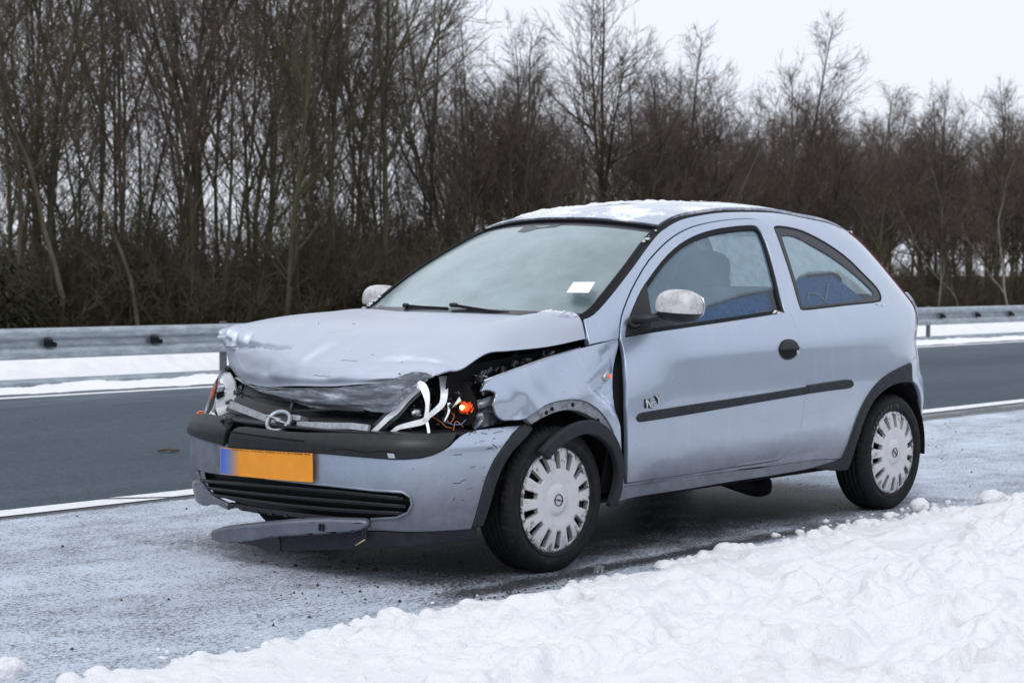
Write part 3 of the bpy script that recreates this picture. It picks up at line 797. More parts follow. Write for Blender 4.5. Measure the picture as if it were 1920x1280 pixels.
def strip_sheet(name, x0, x1, y0, y1, z, mat, nx=60, ny=6):
    xs = np.concatenate([np.linspace(x0, -4, nx//4, endpoint=False), np.linspace(-4, 12, nx//2, endpoint=False), np.linspace(12, x1, nx//4)])
    o = grid_np(name, xs, np.linspace(y0, y1, ny), lambda X, Y: np.full(X.shape, z), mat); tag(o, kind='structure'); return o
g_ = grid_np('ground', np.linspace(-500, 900, 40), np.linspace(-600, 1000, 40), lambda X, Y: np.full(X.shape, -.75), M['floor']); tag(g_, kind='structure')
strip_sheet('hard_shoulder', -60, 300, -1.9, 2.02, 0.0, M['shoulder'])
strip_sheet('road', -60, 300, 2.02, 8.9, 0.0, M['asphalt'])
# edge line: two runs that meet at a skewed joint
def line_run(x0, x1, y0, y1, sk0, sk1, name='edge_line'):
    n = max(2, int((x1-x0)/2)); V = []
    for i in range(n+1):
        x = x0+(x1-x0)*i/n
        V += [(x+(sk0 if i == 0 else sk1 if i == n else 0), y0, .004), (x-(sk0 if i == 0 else sk1 if i == n else 0), y1, .004)]
    o = link(name, mesh_np(name, V, [(2*i, 2*i+2, 2*i+3, 2*i+1) for i in range(n)]), M['line']); tag(o, kind='structure'); return o
line_run(-60, .10, 2.02, 2.20, 0, .13)
line_run(.145, 300, 2.045, 2.225, .13, 0)
line_run(-60, 300, 8.42, 8.58, 0, 0)

# far verge: ploughed snow, sunk drain behind it, then the wood's floor
def verge_h(X, Y):
    b = fbm(X*.9, Y*1.3, 5, 11)*.05+np.abs(fbm(X*3.1, Y*3.4, 4, 5))*.045
    e = fbm(X*1.4, Y*0+3.1, 4, 21)*.28
    rise = sstep(8.50, 9.2, Y+e*.5)
    z = -.03+rise*(.05+b)
    z -= .13*sstep(9.4, 10.6, Y)
    m = sstep(11.1, 12.2, Y)*(1-sstep(12.5, 13.6, Y))
    z += m*(.26+np.abs(fbm(X*1.7, Y*1.7, 4, 8))*.22+fbm(X*.35, Y*.4, 3, 4)*.10)
    z -= sstep(12.9, 14.4, Y)*.75
    return z
xs = np.concatenate([np.linspace(-60, 2, 80, endpoint=False), np.linspace(2, 14, 240, endpoint=False), np.linspace(14, 40, 240, endpoint=False), np.linspace(40, 300, 120)])
o = grid_np('snow_verge', xs, np.concatenate([np.linspace(8.3, 9.4, 22, endpoint=False), np.linspace(9.4, 11, 14, endpoint=False), np.linspace(11, 14.6, 50)]), verge_h, M['snow_verge']); tag(o, kind='structure')
o = grid_np('forest_floor', np.linspace(-100, 400, 120), np.linspace(14.2, 200, 70), lambda X, Y: -.70+fbm(X*.2, Y*.2, 4, 31)*.18+.0015*np.maximum(0, Y-20), M['floor']); tag(o, kind='structure')

# near snow bank along the hard shoulder
def bank_h(X, Y):
    e = fbm(X*1.1, X*0+.7, 3, 3)*.10+fbm(X*5.5, Y*5.5, 4, 14)*.075
    d = -(Y+.99)+e
    hgt = .040*(1-np.exp(-np.maximum(d, 0)/.16))+.075*sstep(.1, 1.8, d)
    big = fbm(X*.8, Y*1.1, 3, 50)*.060+fbm(X*2.1, Y*2.6, 3, 53)*.040
    bil = np.abs(np_noise(X*3.1+.3*np_noise(X*6, Y*6, 2), Y*3.6, 40))*.075+np.abs(np_noise(X*6.5, Y*7.5, 41))*.045+np.abs(np_noise(X*14, Y*15, 42))*.020
    fine = fbm(X*24, Y*26, 4, 64)*.0085
    rough = sstep(-.1, .5, np_noise(X*1.7, Y*2.2, 90))
    hol = np.maximum(0, np_noise(X*2.0+5, Y*2.6, 70)-.16)*.30-np.maximum(0, np_noise(X*5.5+2, Y*6.2, 72)-.25)*.12*-1
    k = sstep(0, .45, d)
    z = hgt+k*(big+bil*(.55+1.0*rough)-.04-hol)+sstep(-.02, .06, d)*(fine*(.5+rough)+.35*bil)
    return np.where(d > 0, np.maximum(z, .004), np.maximum(-.03, d*.5))
xs = np.concatenate([-3.3-np.geomspace(.03, 57, 50)[::-1], np.arange(-3.3, 5.6, .010), 5.6+np.geomspace(.03, 290, 90)])
ys = np.concatenate([-3.9-np.geomspace(.03, 45, 45)[::-1], np.arange(-3.9, -.70, .010)])
XB, YB = np.meshgrid(xs, ys); ZB = bank_h(XB, YB)
rc = np.random.RandomState(21)
for i in range(2600):
    x = rc.uniform(-3.2, 5.4); y = -.98-rc.exponential(.7) if i % 3 else -.97+rc.normal(0, .035)
    if y < -3.7: continue
    if i % 3 and np_noise(np.array([x*1.3]), np.array([y*1.7]), 33)[0] < -.02+.25*rc.rand(): continue
    r = min(.05, .012*math.exp(rc.normal(.25, .55)))
    i0, i1 = np.searchsorted(xs, (x-1.5*r, x+1.5*r)); j0, j1 = np.searchsorted(ys, (y-1.5*r, y+1.5*r))
    X, Y = XB[j0:j1, i0:i1], YB[j0:j1, i0:i1]
    if X.size == 0: continue
    an = rc.uniform(0, 6.28); st = rc.uniform(.65, 1)
    dx, dy = X-x, Y-y; u = dx*math.cos(an)+dy*math.sin(an); v = (dy*math.cos(an)-dx*math.sin(an))/st
    d = np.hypot(u, v)/r*(1+.35*np_noise(X/r*1.1+i, Y/r*1.1, i))
    zc = float(np.max(bank_h(np.array([x]), np.array([y]))))
    b = zc-.25*r+r*rc.uniform(.6, 1.1)*np.sqrt(np.clip(1-d*d, 0, 1))+r*.10*np_noise(X/r*3, Y/r*3, i+3)
    ZB[j0:j1, i0:i1] = np.where(d < 1, np.maximum(ZB[j0:j1, i0:i1], b), ZB[j0:j1, i0:i1])
o = grid_np('snow_bank', xs, ys, lambda X, Y: ZB, M['snow']); tag(o, kind='structure')
# loose clods fallen off the bank
rs = np.random.RandomState(5)
V = []; F = []
ico = bmesh.new(); bmesh.ops.create_icosphere(ico, subdivisions=2, radius=1); IV = np.array([v.co[:] for v in ico.verts]); IF = np.array([[v.index for v in f.verts] for f in ico.faces]); ico.free()
for i in range(110):
    x = rs.uniform(-2.6, 6.5)
    y = -.93+rs.normal(0, .07) if i < 100 else rs.uniform(-2.6, -1.0)
    if i < 60: x = rs.normal(2.3, .45); y = rs.normal(-.90, .05)
    r = rs.uniform(.004, .012) if rs.rand() < .88 else rs.uniform(.012, .026)
    z = float(bank_h(np.array([x]), np.array([y]))[0]); z = max(z, 0)
    q = IV*r*(1+.35*np_noise(IV[:, 0]*1.7+i, IV[:, 1]*1.7+IV[:, 2]*1.3, i)[:, None])*np.array([1, 1, rs.uniform(.6, .9)])
    F.append(IF+sum(len(v) for v in V)); V.append(q+np.array([x, y, z+r*.35]))
o = link('snow_clods', mesh_np('snow_clods', np.concatenate(V), np.concatenate(F)), M['snow']); tag(o, kind='stuff')
def lump(name, loc, r, label, seed):
    q = IV.copy(); 
    bm = bmesh.new(); bmesh.ops.create_icosphere(bm, subdivisions=4, radius=1); P = np.array([v.co[:] for v in bm.verts]); T = np.array([[v.index for v in f.verts] for f in bm.faces]); bm.free()
    d = 1+.28*fbm(P[:, 0]*1.6+seed, P[:, 1]*1.6+P[:, 2]*1.1, 4, seed)+.10*fbm(P[:, 0]*6, P[:, 2]*6+P[:, 1]*5, 3, seed+9)
    P = P*d[:, None]*np.array(r)
    o = link(name, mesh_np(name, P, T), M['snow'], None, loc); tag(o, label, 'snow'); return o
lump('snow_lump', (-2.37, -.80, .01), (.055, .04, .042), 'lone lump of white snow lying on the asphalt at the bottom left corner', 3)
lump('snow_lump', (2.47, -.93, .03), (.045, .045, .04), 'small snow lump just in front of the rear wheel', 8)
lump('snow_lump', (2.98, -1.04, .03), (.10, .06, .045), 'long lump of snow on the bank edge behind the rear wheel', 12)

# ---------------------------------------------------------------- guard rail
def galv():
    t = NT('galvanised_steel')
    n = t.noise(1, 6, .7, t.mapping((5, 14, 14)))
    t.color(t.ramp(n, [(.3, (.20, .23, .26)), (.55, (.34, .38, .42)), (.75, (.50, .54, .58))]))
    t.set(Metallic=.55, Roughness=.42); t.bump(t.noise(30, 3), .1, .004); return t.m
M['galv'] = galv()
M['post_dark'] = simple('weathered_post_steel', (.10, .115, .13), .5, .5)
M['stake'] = simple('raw_wood', (.42, .27, .15), .75, 0, .3, .3, 20, .3)
rail = empty('guard_rail', (7.4, 10.75, -.15))
tag(rail, 'long galvanised steel guard rail with dark posts along the far side of the road', 'guard rail')
prof = [(.012, .520), (-.010, .524), (-.055, .510), (-.075, .478), (-.070, .440), (-.030, .405), (.0, .385), (.0, .345), (-.030, .322), (-.070, .288), (-.075, .250), (-.055, .215), (-.010, .200), (.012, .204)]
def beam_mesh(L=4.0):
    V = []; n = 2
    for i in range(n):
        for (dy, z) in prof: V.append((L*i/(n-1), dy, z+.15))
    for i in range(n):
        for (dy, z) in prof: V.append((L*i/(n-1), dy+.004, z+.15))
    m = len(prof); F = [(k, k+1, m+k+1, m+k) for k in range(m-1)]+[(2*m+k, 3*m+k, 3*m+k+1, 2*m+k+1) for k in range(m-1)]
    return mesh_np('rail_beam', V, F)
bmsh = beam_mesh(); bmsh.materials.append(M['galv'])
def post_mesh():
    m = MB(); m.box((0, .05, .20), (.075, .05, 1.0), bev=.05); me = bpy.data.meshes.new('post'); me.from_pydata(m.v, [], m.f); me.materials.append(M['post_dark']); return me
def clip_mesh():
    m = MB(); m.box((0, -.012, .515), (.10, .05, .075), bev=.25); m.box((.06, -.03, .50), (.04, .05, .05), bev=.25); me = bpy.data.meshes.new('bolt_bracket'); me.from_pydata(m.v, [], m.f); me.materials.append(M['dark']); return me
pm, cm = post_mesh(), clip_mesh()
def addp(name, me, x, y=0, z=0):
    o = bpy.data.objects.new(name, me); COL.objects.link(o); o.parent = rail; o.location = (x, y, z); return o
for i in range(-7, 34): addp('rail_beam', bmsh, i*4.0)
for i in range(-4, 30): addp('post', pm, i*4.0)
for i in range(-9, 60): addp('bolt_bracket', cm, -2.35+i*1.333, -.045, 0)
m_ = MB(); m_.tube([(-40, .06, .10), (130, .06, .10)], .045, 8); m_.build('lower_rail', M['galv'], rail)
for (x, lab) in ((5.95, 'raw wooden stake behind the guard rail, the left of two'), (8.05, 'raw wooden stake behind the guard rail, close to the steel post')):
    m_ = MB(); m_.box((0, 0, .18), (.055, .055, .72), bev=.1); o = m_.build('wooden_stake', M['stake'], None, (x, 12.0, -.20)); o.rotation_euler = (0, .03, .3); tag(o, lab, 'stake', 'wooden stakes behind the guard rail')

# crumbs of glass, plastic and mud shaken off round the nose of the car
V = []; F = []; nv = 0
for i in range(230):
    if i < 90: x, y = rs.normal(-.55, .32), rs.normal(-.45, .30)
    elif i < 150: x, y = rs.normal(-.30, .16), rs.normal(-.92, .05)
    else: x, y = rs.uniform(-2.5, 7), rs.uniform(-.9, 1.9)
    r = rs.uniform(.003, .009)*1
    q = np.array([[1, 0, 0], [-.6, .8, 0], [-.5, -.9, 0], [0, 0, .9]])*r*rs.uniform(.6, 1.4, 3); an = rs.uniform(0, 6.28)
    q = q @ np.array([[math.cos(an), math.sin(an), 0], [-math.sin(an), math.cos(an), 0], [0, 0, 1]])
    V.append(q+np.array([x, y, .001])); F.append(np.array([[0, 1, 3], [1, 2, 3], [2, 0, 3]])+nv); nv += 4
o = link('road_debris', mesh_np('road_debris', np.concatenate(V), np.concatenate(F), False), simple('dark_crumbs', (.03, .025, .022), .6, 0, .4, .6, 12)); tag(o, kind='stuff')
# twig and wet scrap on the carriageway
m_ = MB()
rr = random.Random(2)
for i in range(7): m_.tube([(rr.uniform(-.07, .0), rr.uniform(-.03, .03), .006), (rr.uniform(0, .05), rr.uniform(-.03, .03), .016), (rr.uniform(.03, .09), rr.uniform(-.03, .03), .006)], .005, 5)
o = m_.build('twig_bundle', simple('dead_leaf_brown', (.07, .04, .025), .8), None, (1.534, 3.83, .006)); o.rotation_euler = (0, 0, -.72); tag(o, 'brown dead twig lying on the carriageway beyond the white line', 'twig')
m_ = MB()
for i in range(5): m_.slab([(rr.uniform(-.02, .02), rr.uniform(-.02, .02), .004), (rr.uniform(.0, .03), rr.uniform(-.02, .02), .03), (rr.uniform(-.02, .02), rr.uniform(-.02, .02), .035)], .003)
o = m_.build('broken_shard', simple('grey_shard', (.14, .15, .16), .3, .3), None, (.06, -.93, .0)); tag(o, 'small grey shard of broken car plastic at the snow edge below the sill', 'debris')

# ---------------------------------------------------------------- the wood
def bark_mat(name, c1, c2, c3, sc=7):
    t = NT(name)
    n = t.noise(1, 6, .7, t.mapping((sc, sc, 1.6)))
    oi = t.n('ObjectInfo')
    c = t.ramp(n, [(.3, c1), (.55, c2), (.78, c3)])
    c = t.mix(t.math('MULTIPLY', oi.outputs['Random'], .5), c, c1)
    t.color(c); t.set(Roughness=.85, Specular_IOR_Level=.15); return t.m
M['bark'] = bark_mat('mossy_bark', (.040, .036, .026), (.090, .079, .054), (.135, .130, .074))
M['twig'] = bark_mat('brown_twigs', (.076, .056, .046), (.130, .100, .084), (.185, .148, .124), 2)
M['twig_green'] = bark_mat('mossy_twigs', (.056, .050, .029), (.102, .092, .054), (.145, .135, .076), 2)
M['brush'] = bark_mat('rusty_brush', (.055, .043, .031), (.105, .083, .060), (.15, .12, .085), 2)
M['birch'] = bark_mat('birch_bark', (.10, .088, .068), (.26, .23, .185), (.46, .42, .36), 3)
M['pale_bark'] = bark_mat('pale_bark', (.06, .052, .038), (.12, .105, .075), (.19, .17, .125), 3)
M['needle'] = bark_mat('dull_green_sprays', (.018, .020, .009), (.040, .045, .020), (.065, .070, .032), 3)

def seg_mesh(name, segs, sides=3):
    """segs: array n x 8 (p0, p1, r0, r1) -> open tubes"""
    S = np.array(segs, dtype=np.float64); A = S[:, 0:3]; B = S[:, 3:6]; r0 = S[:, 6]; r1 = S[:, 7]
    d = B-A; L = np.linalg.norm(d, axis=1, keepdims=True); d = d/np.maximum(L, 1e-9)
    up = np.where(np.abs(d[:, 2:3]) < .9, np.array([[0, 0, 1.]]), np.array([[1., 0, 0]]))
    a = np.cross(d, up); a /= np.linalg.norm(a, axis=1, keepdims=True); b = np.cross(d, a)
    n = len(S); V = np.zeros((n, 2*sides, 3))
    for k in range(sides):
        an = 2*np.pi*k/sides; o = a*np.cos(an)+b*np.sin(an)
        V[:, k] = A+o*r0[:, None]; V[:, sides+k] = B+o*r1[:, None]
    base = (np.arange(n)*2*sides)[:, None]
    F = np.concatenate([np.concatenate([base+k, base+(k+1) % sides, base+sides+(k+1) % sides, base+sides+k], 1) for k in range(sides)])
    return mesh_np(name, V.reshape(-1, 3), F)
def tree_geo(seed, H, r, first=.42, nb=26, up=.75, lean=(0, 0), wander=.05, blen=.30, dens=1.0, fork=0, tw=.0065):
    """bare tree: returns trunk segments and twig segments"""
    R = random.Random(seed); trunk = []; twigs = []
    def stem(p, d, L, r0, n, wan, lift, out):
        pts = [p.copy()]; q = p.copy(); dd = d.normalized()
        for i in range(n):
            dd = (dd+Vector((R.gauss(0, wan), R.gauss(0, wan), lift))).normalized(); q = q+dd*(L/n); pts.append(q.copy())
        for i in range(n):
            a = r0*(1-i/n*.86); b = r0*(1-(i+1)/n*.86); out.append((*pts[i], *pts[i+1], a, b))
        return pts
    def at(pts, t):
        f = t*(len(pts)-1); i = min(len(pts)-2, int(f)); return pts[i].lerp(pts[i+1], f-i), (pts[i+1]-pts[i]).normalized()
    def side(d, ang):
        v = Vector((R.gauss(0, 1), R.gauss(0, 1), R.gauss(0, .4))); v = (v-d*v.dot(d)).normalized()
        return d*math.cos(ang)+v*math.sin(ang)
    stems = [stem(Vector((0, 0, -.2)), Vector((lean[0], lean[1], 1)), H, r, 16, wander, .03, trunk)]
    for f in range(fork):
        p, d = at(stems[0], R.uniform(.18, .5)); stems.append(stem(p, side(d, R.uniform(.25, .5)), H*R.uniform(.45, .65), r*.6, 9, wander, .06, trunk))
    for si, pts in enumerate(stems):
        k = nb if si == 0 else nb//2
        f0 = first if si == 0 else .25
        for i in range(k):
            t = f0+(1-f0)*(i+R.random())/k; p, d = at(pts, min(.985, t))
            L = H*blen*(1.12-t)*R.uniform(.6, 1.25)+.35
            rb = r*(1-t*.86)*R.uniform(.28, .5)
            b1 = stem(p, side(d, R.uniform(.5, 1.0)), L, max(rb, .011), 5, .12, .10*up, trunk if rb > .025 else twigs)
            for j in range(int((4+L*3.2)*dens)):
                u = R.uniform(.15, 1); p2, d2 = at(b1, u); L2 = L*R.uniform(.22, .5)*(1.15-u*.5)
                b2 = stem(p2, side(d2, R.uniform(.4, .9)), L2, max(.0085, rb*.4*(1-u*.5)), 3, .14, .09*up, twigs)
                for m in range(int((2+L2*4)*dens)):
                    w = R.uniform(.1, 1); p3, d3 = at(b2, w)
                    stem(p3, side(d3, R.uniform(.35, .9)), R.uniform(.18, .55), tw, 2, .16, .05*up, twigs)
    return trunk, twigs
def make_tree(kind, seed, mats, **kw):
    tr, tw = tree_geo(seed, **kw)
    a = seg_mesh('trunk', tr, 6); b = seg_mesh('crown', tw, 3)
    a.materials.append(mats[0]); b.materials.append(mats[1]); return a, b
MODELS = {}
for i in range(6):      # tall straight trees of the dense left part
    MODELS['dense', i] = make_tree('dense', 100+i, (M['bark'], M['twig'] if i % 2 else M['twig_green']), H=12.0+.4*(i % 3), r=.062+.012*(i % 3), first=(.26, .12, .32)[i % 3], nb=42, up=1.0, wander=.05+.02*(i % 2), blen=.22, dens=.82, fork=(0, 1, 2, 1, 0, 2)[i])
for i in range(5):      # freer, spreading trees of the right part
    MODELS['open', i] = make_tree('open', 200+i, (M['bark'], M['twig']), H=9.6+.5*(i % 3), r=.095+.01*(i % 2), first=.22, nb=36, up=.8, wander=.05, blen=.36, dens=1.0, fork=1+i % 2)
for i in range(3):
    MODELS['birch', i] = make_tree('birch', 300+i, (M['birch'], M['twig']), H=8.2+.6*i, r=.062, first=.40, nb=26, up=.3, wander=.12, blen=.30, dens=1.0, fork=1, lean=((.10, -.05), (-.12, .02), (.16, .05))[i])
for i in range(3):
    MODELS['pale', i] = make_tree('pale', 320+i, (M['pale_bark'], M['twig']), H=8.8+.5*i, r=.055, first=.30, nb=28, up=.4, wander=.11, blen=.28, dens=1.0, fork=i % 2, lean=((.08, -.02), (.20, .05), (-.06, .03))[i])
def bush_mesh(seed, n=46, H=2.4, spread=1.0):
    R = random.Random(seed); S = []
    for i in range(n):
        p = Vector((R.gauss(0, spread*.45), R.gauss(0, spread*.35), -.2)); d = Vector((R.gauss(0, .28), R.gauss(0, .28), 1)).normalized(); L = H*R.uniform(.45, 1.05); q = p
        pts = [p]
        for k in range(4): d = (d+Vector((R.gauss(0, .14), R.gauss(0, .14), -.02))).normalized(); q = q+d*L/4; pts.append(q)
        for k in range(4): S.append((*pts[k], *pts[k+1], .014*(1-k*.2), .014*(.8-k*.18)))
        for k in range(11):
            t = R.uniform(.15, .98)*4; j = min(3, int(t)); b = pts[j].lerp(pts[j+1], t-j); dd = (d+Vector((R.gauss(0, .7), R.gauss(0, .7), R.gauss(.1, .5)))).normalized(); l = R.uniform(.2, .7); e = b+dd*l
            S.append((*b, *e, .007, .004))
            for m in range(3):
                b2 = b.lerp(e, R.uniform(.2, .95)); d3 = (dd+Vector((R.gauss(0, .7), R.gauss(0, .7), R.gauss(.1, .5)))).normalized(); S.append((*b2, *(b2+d3*R.uniform(.1, .32)), .0055, .003))
    return seg_mesh('bush', S, 3)
BUSH = []
for i in range(5):
    me = bush_mesh(400+i, 50, (2.2, 2.5, 2.4, 3.4, 2.7)[i], 1.15); me.materials.append(M['brush'] if i % 3 else M['twig_green']); BUSH.append(me)
def place_tree(kind, i, x, y, s, rz, label, group=None, name=None):
    a, b = MODELS[kind, i]
    root = empty(name or 'bare_tree', (x, y, -.72), rz); root.scale = (s, s, s)
    for nm, me in (('trunk', a), ('crown', b)):
        o = bpy.data.objects.new(nm, me); COL.objects.link(o); o.parent = root
    tag(root, label, 'tree', group); return root
RT = random.Random(77)
CX_, CY_ = CAM_POS.x, CAM_POS.y
def pos(px, y):
    """ground point at lateral y seen under horizontal picture fraction px (0..1)"""
    a = yaw+math.atan((.5-px)*1920/3270.75); return CX_+(y-CY_)/math.tan(a)
def zone(px): return 'at the far left' if px < .11 else 'left of the car bonnet' if px < .25 else 'behind the car bonnet' if px < .36 else 'behind the left windscreen pillar'
def zone2(px): return 'above the left half of the roof' if px < .58 else 'above the right half of the roof' if px < .74 else 'above the back of the car' if px < .88 else 'at the far right'
LOOK = ('slender', 'mossy, forked', 'stout, twin-stemmed', 'straight', 'mossy', 'crooked, many-branched')
LD = 'tall straight bare tree in the dense wood left of and behind the car'
LO = 'spreading bare tree in the thinner wood above and right of the car'
# dense part
cnt = 0
for row in range(5):
    y = 27.6+row*3.4
    x = pos(-.06, y)
    while x < pos(.385+.012*row, y):
        x += RT.uniform(.78, 1.85)*(1+row*.05)
        yy = y+RT.uniform(-1.1, 1.1)
        fr = (x-pos(0, y))/(pos(.43, y)-pos(0, y))
        s = RT.uniform(.86, 1.06)*(1.06-.05*fr)*(1.0 if fr < .93 else .82)
        k = RT.randrange(6); pxf = .5-math.tan(math.atan2(yy-CY_, x-CX_)-yaw)*3270.75/1920
        place_tree('dense', k, x, yy, s, RT.uniform(0, 6.28), LOOK[k]+' tree in the wood '+zone(pxf)+(', in front' if row < 3 else ', deep inside'), 'bare trees in the dense wood on the left'); cnt += 1
# thinner part
for row in range(5):
    y = 31+row*3.4
    x = pos(.41, y)
    while x < pos(1.06, y):
        x += RT.uniform(1.4, 3.6)
        fr = (x-pos(.44, y))/(pos(1.0, y)-pos(.44, y))
        s = RT.uniform(.70, .95)*(1+.10*fr)
        pxf = .5-math.tan(math.atan2(y-CY_, x-CX_)-yaw)*3270.75/1920
        place_tree('open', RT.randrange(5), x, y+RT.uniform(-1.4, 1.4), s, RT.uniform(0, 6.28), ('larger' if s > .8 else 'smaller')+' spreading tree in the right wood '+zone2(pxf)+(', in front' if row < 2 else ', deep inside'), 'bare trees in the thinner wood on the right'); cnt += 1
# trees one can single out
place_tree('open', 1, pos(.585, 32), 32, 1.13, .4, 'tallest many-stemmed bare tree standing free above the car roof', name='bare_tree')
place_tree('open', 3, pos(.508, 33), 33, 1.02, 2.0, 'slim bare tree rising just left of the roof snow', name='bare_tree')
place_tree('open', 2, pos(.765, 33), 33, 1.10, 1.0, 'tall open bare tree behind the car aerial', name='bare_tree')
place_tree('open', 4, pos(.66, 34), 34, .90, 3.0, 'rounded bare tree between the tall tree and the aerial', name='bare_tree')
place_tree('birch', 0, pos(.985, 25.6), 25.6, .80, 2.2, 'pale birch with forked leaning trunk at the right edge', name='birch_tree')
place_tree('birch', 1, pos(.938, 25.8), 25.8, .70, .6, 'pale slender birch, second from the right edge', name='birch_tree')
place_tree('birch', 2, pos(.915, 26), 26, .66, 4.0, 'pale bent birch nearest to the back of the car', name='birch_tree')
place_tree('pale', 2, pos(.055, 26.8), 26.8, 1.2, 1.2, 'pale-barked tree with winding trunk near the left edge', name='bare_tree')
place_tree('pale', 0, pos(.137, 27), 27, 1.1, 5.4, 'pale-barked tree with kinked trunk above the second bolt of the left rail', name='bare_tree')
place_tree('pale', 1, pos(.10, 33), 33, 1.25, 2.6, 'pale-barked tree whose top leans right across the dark crowns', name='bare_tree')
# the same wood and verge run on beside and behind the photographer
for row in range(2):
    x = -52.0
    while x < pos(-.07, 31+row*4):
        x += RT.uniform(1.6, 3.0); place_tree('dense', RT.randrange(6), x, 31+row*4+RT.uniform(-1, 1), RT.uniform(.86, 1.05), RT.uniform(0, 6.28), 'bare tree of the wood beyond the left end of the picture', 'bare trees beyond the left edge')
for row in range(2):
    x = pos(1.07, 32+row*5)
    while x < 190:
        x += RT.uniform(2.6, 4.6); place_tree('open', RT.randrange(5), x, 32+row*5+RT.uniform(-1, 1), RT.uniform(.75, 1.0), RT.uniform(0, 6.28), 'bare tree of the wood beyond the right end of the picture', 'bare trees beyond the right edge')
for i in range(80):
    x = RT.uniform(-50, pos(-.06, 28)) if i % 2 else RT.uniform(pos(1.06, 28), 180)
    o = bpy.data.objects.new('bush', BUSH[RT.randrange(5)]); COL.objects.link(o); o.location = (x, RT.uniform(27, 34), -.72); s = RT.uniform(.9, 1.3); o.scale = (s*1.3, s*1.3, s); o.rotation_euler = (0, 0, RT.uniform(0, 6.28))
    tag(o, 'leafless brown bush of the thicket beyond the picture edge', 'bush', 'bushes beyond the picture edges')
def emb(X, Y):
    return np.where(Y > -14, -.9, 0)+sstep(-14, -21, Y)*(4.4+fbm(X*.08, Y*.1, 4, 17)*1.2+fbm(X*.5, Y*.5, 3, 9)*.25)-.3
o = grid_np('added_embankment', np.linspace(-120, 160, 140), np.linspace(-60, -13, 40), emb, M['floor']); tag(o, kind='structure')  # unseen bank, added to darken low reflections in the car's side
# thicket at the foot of the wood
for i in range(150):
    px = RT.uniform(-.05, 1.05); y = RT.choice((27.5, 28.5, 30, 32.5, 36, 40))+RT.uniform(-.6, .6)
    o = bpy.data.objects.new('bush', BUSH[RT.randrange(5)]); COL.objects.link(o); o.location = (pos(px, y), y, -.72); s = RT.uniform(.75, 1.25); o.scale = (s, s, s*RT.uniform(.6, 1.3)); o.rotation_euler = (0, 0, RT.uniform(0, 6.28))
    tag(o, ('tall' if o.scale[2] > 1.0 else 'low')+' leafless brown bush '+('in front of' if y < 29.2 else 'between')+' the trunks '+(zone(px) if px < .43 else 'hidden behind the car roof' if px < .88 else 'at the far right'), 'bush', 'leafless bushes along the edge of the wood')
# saplings among the stems
for i in range(24):
    px = RT.uniform(-.05, .47); y = RT.uniform(29, 44)
    o = bpy.data.objects.new('sapling', BUSH[(1, 3, 0, 3)[i % 4]]); COL.objects.link(o); o.location = (pos(px, y), y, -.72); s = RT.uniform(.9, 1.3); o.scale = (s, s, s*RT.uniform(1.2, 2.0)); o.rotation_euler = (0, 0, RT.uniform(0, 6.28))
    tag(o, 'thin many-stemmed sapling among the trunks '+zone(px)+(', near its edge' if y < 35 else ', deep inside'), 'tree', 'saplings among the trunks')
# dull green sprays at the far left
def spray(seed):
    R = random.Random(seed); V = []; F = []
    for i in range(1500):
        a = R.uniform(0, 6.28); h = R.uniform(.05, 1.7); r = (1.05-h*.35)*R.random()**.5
        p = Vector((r*math.cos(a), r*math.sin(a), h)); d = Vector((math.cos(a+R.gauss(0, .5)), math.sin(a+R.gauss(0, .5)), R.gauss(-.25, .3))).normalized(); w = d.cross(Vector((0, 0, 1))).normalized()*R.uniform(.012, .03); L = R.uniform(.10, .24)
        n = len(V); V += [p-w, p+w, p+d*L+w*.2, p+d*L-w*.2]; F.append((n, n+1, n+2, n+3))
    return mesh_np('evergreen_bush', V, F, False)
me = spray(3); me.materials.append(M['needle'])
for k, (px, y, s, lab) in enumerate(((.005, 26.0, 1.15, 'dull green evergreen bush at the left edge behind the rail'), (.045, 26.6, .8, 'smaller dull green bush beside the one at the left edge'), (.355, 26.8, .8, 'dull green bush behind the car bonnet'))):
    o = bpy.data.objects.new('evergreen_bush', me); COL.objects.link(o); o.location = (pos(px, y), y, -.72); o.scale = (s, s, s); o.rotation_euler = (0, 0, k*2.1); tag(o, lab, 'bush')
print('trees', cnt)

# ---------------------------------------------------------------- more materials
def scratched_metal():
    t = NT('torn_bonnet_metal')
    s1 = t.noise(1, 8, .75, t.mapping((26, 3.5, 34)))
    c = t.ramp(s1, [(.30, (.075, .085, .10)), (.50, (.15, .17, .195)), (.58, (.34, .37, .41)), (.66, (.66, .70, .76))])
    g = t.noise(24, 5, .7)
    c = t.mix(t.mr(g, .62, .70, 0, .8), c, (.03, .028, .02))
    t.color(c); t.set(Metallic=.5, Roughness=.36)
    t.bump(t.noise(30, 5, .6), .25, .004)
    return t.m
M['torn_metal'] = scratched_metal()
def hubcap_mat():
    t = NT('hubcap_silver')
    x, y, z = t.xyz()
    r = t.math('SQRT', t.math('ADD', t.math('MULTIPLY', x, x), t.math('MULTIPLY', z, z)))
    rim = t.mr(r, .12, .205)
    n = t.noise(38, 6, .75)
    rust = t.mr(t.math('ADD', n, t.math('MULTIPLY', rim, .16)), .62, .72)
    dirt = t.mr(t.noise(14, 6, .7), .45, .75, 0, .35)
    c = t.mix(dirt, (.60, .61, .64), (.42, .41, .40))
    c = t.mix(rust, c, (.10, .06, .04))
    t.color(c); t.set(Metallic=.45, Roughness=.38)
    return t.m
M['hubcap'] = hubcap_mat()
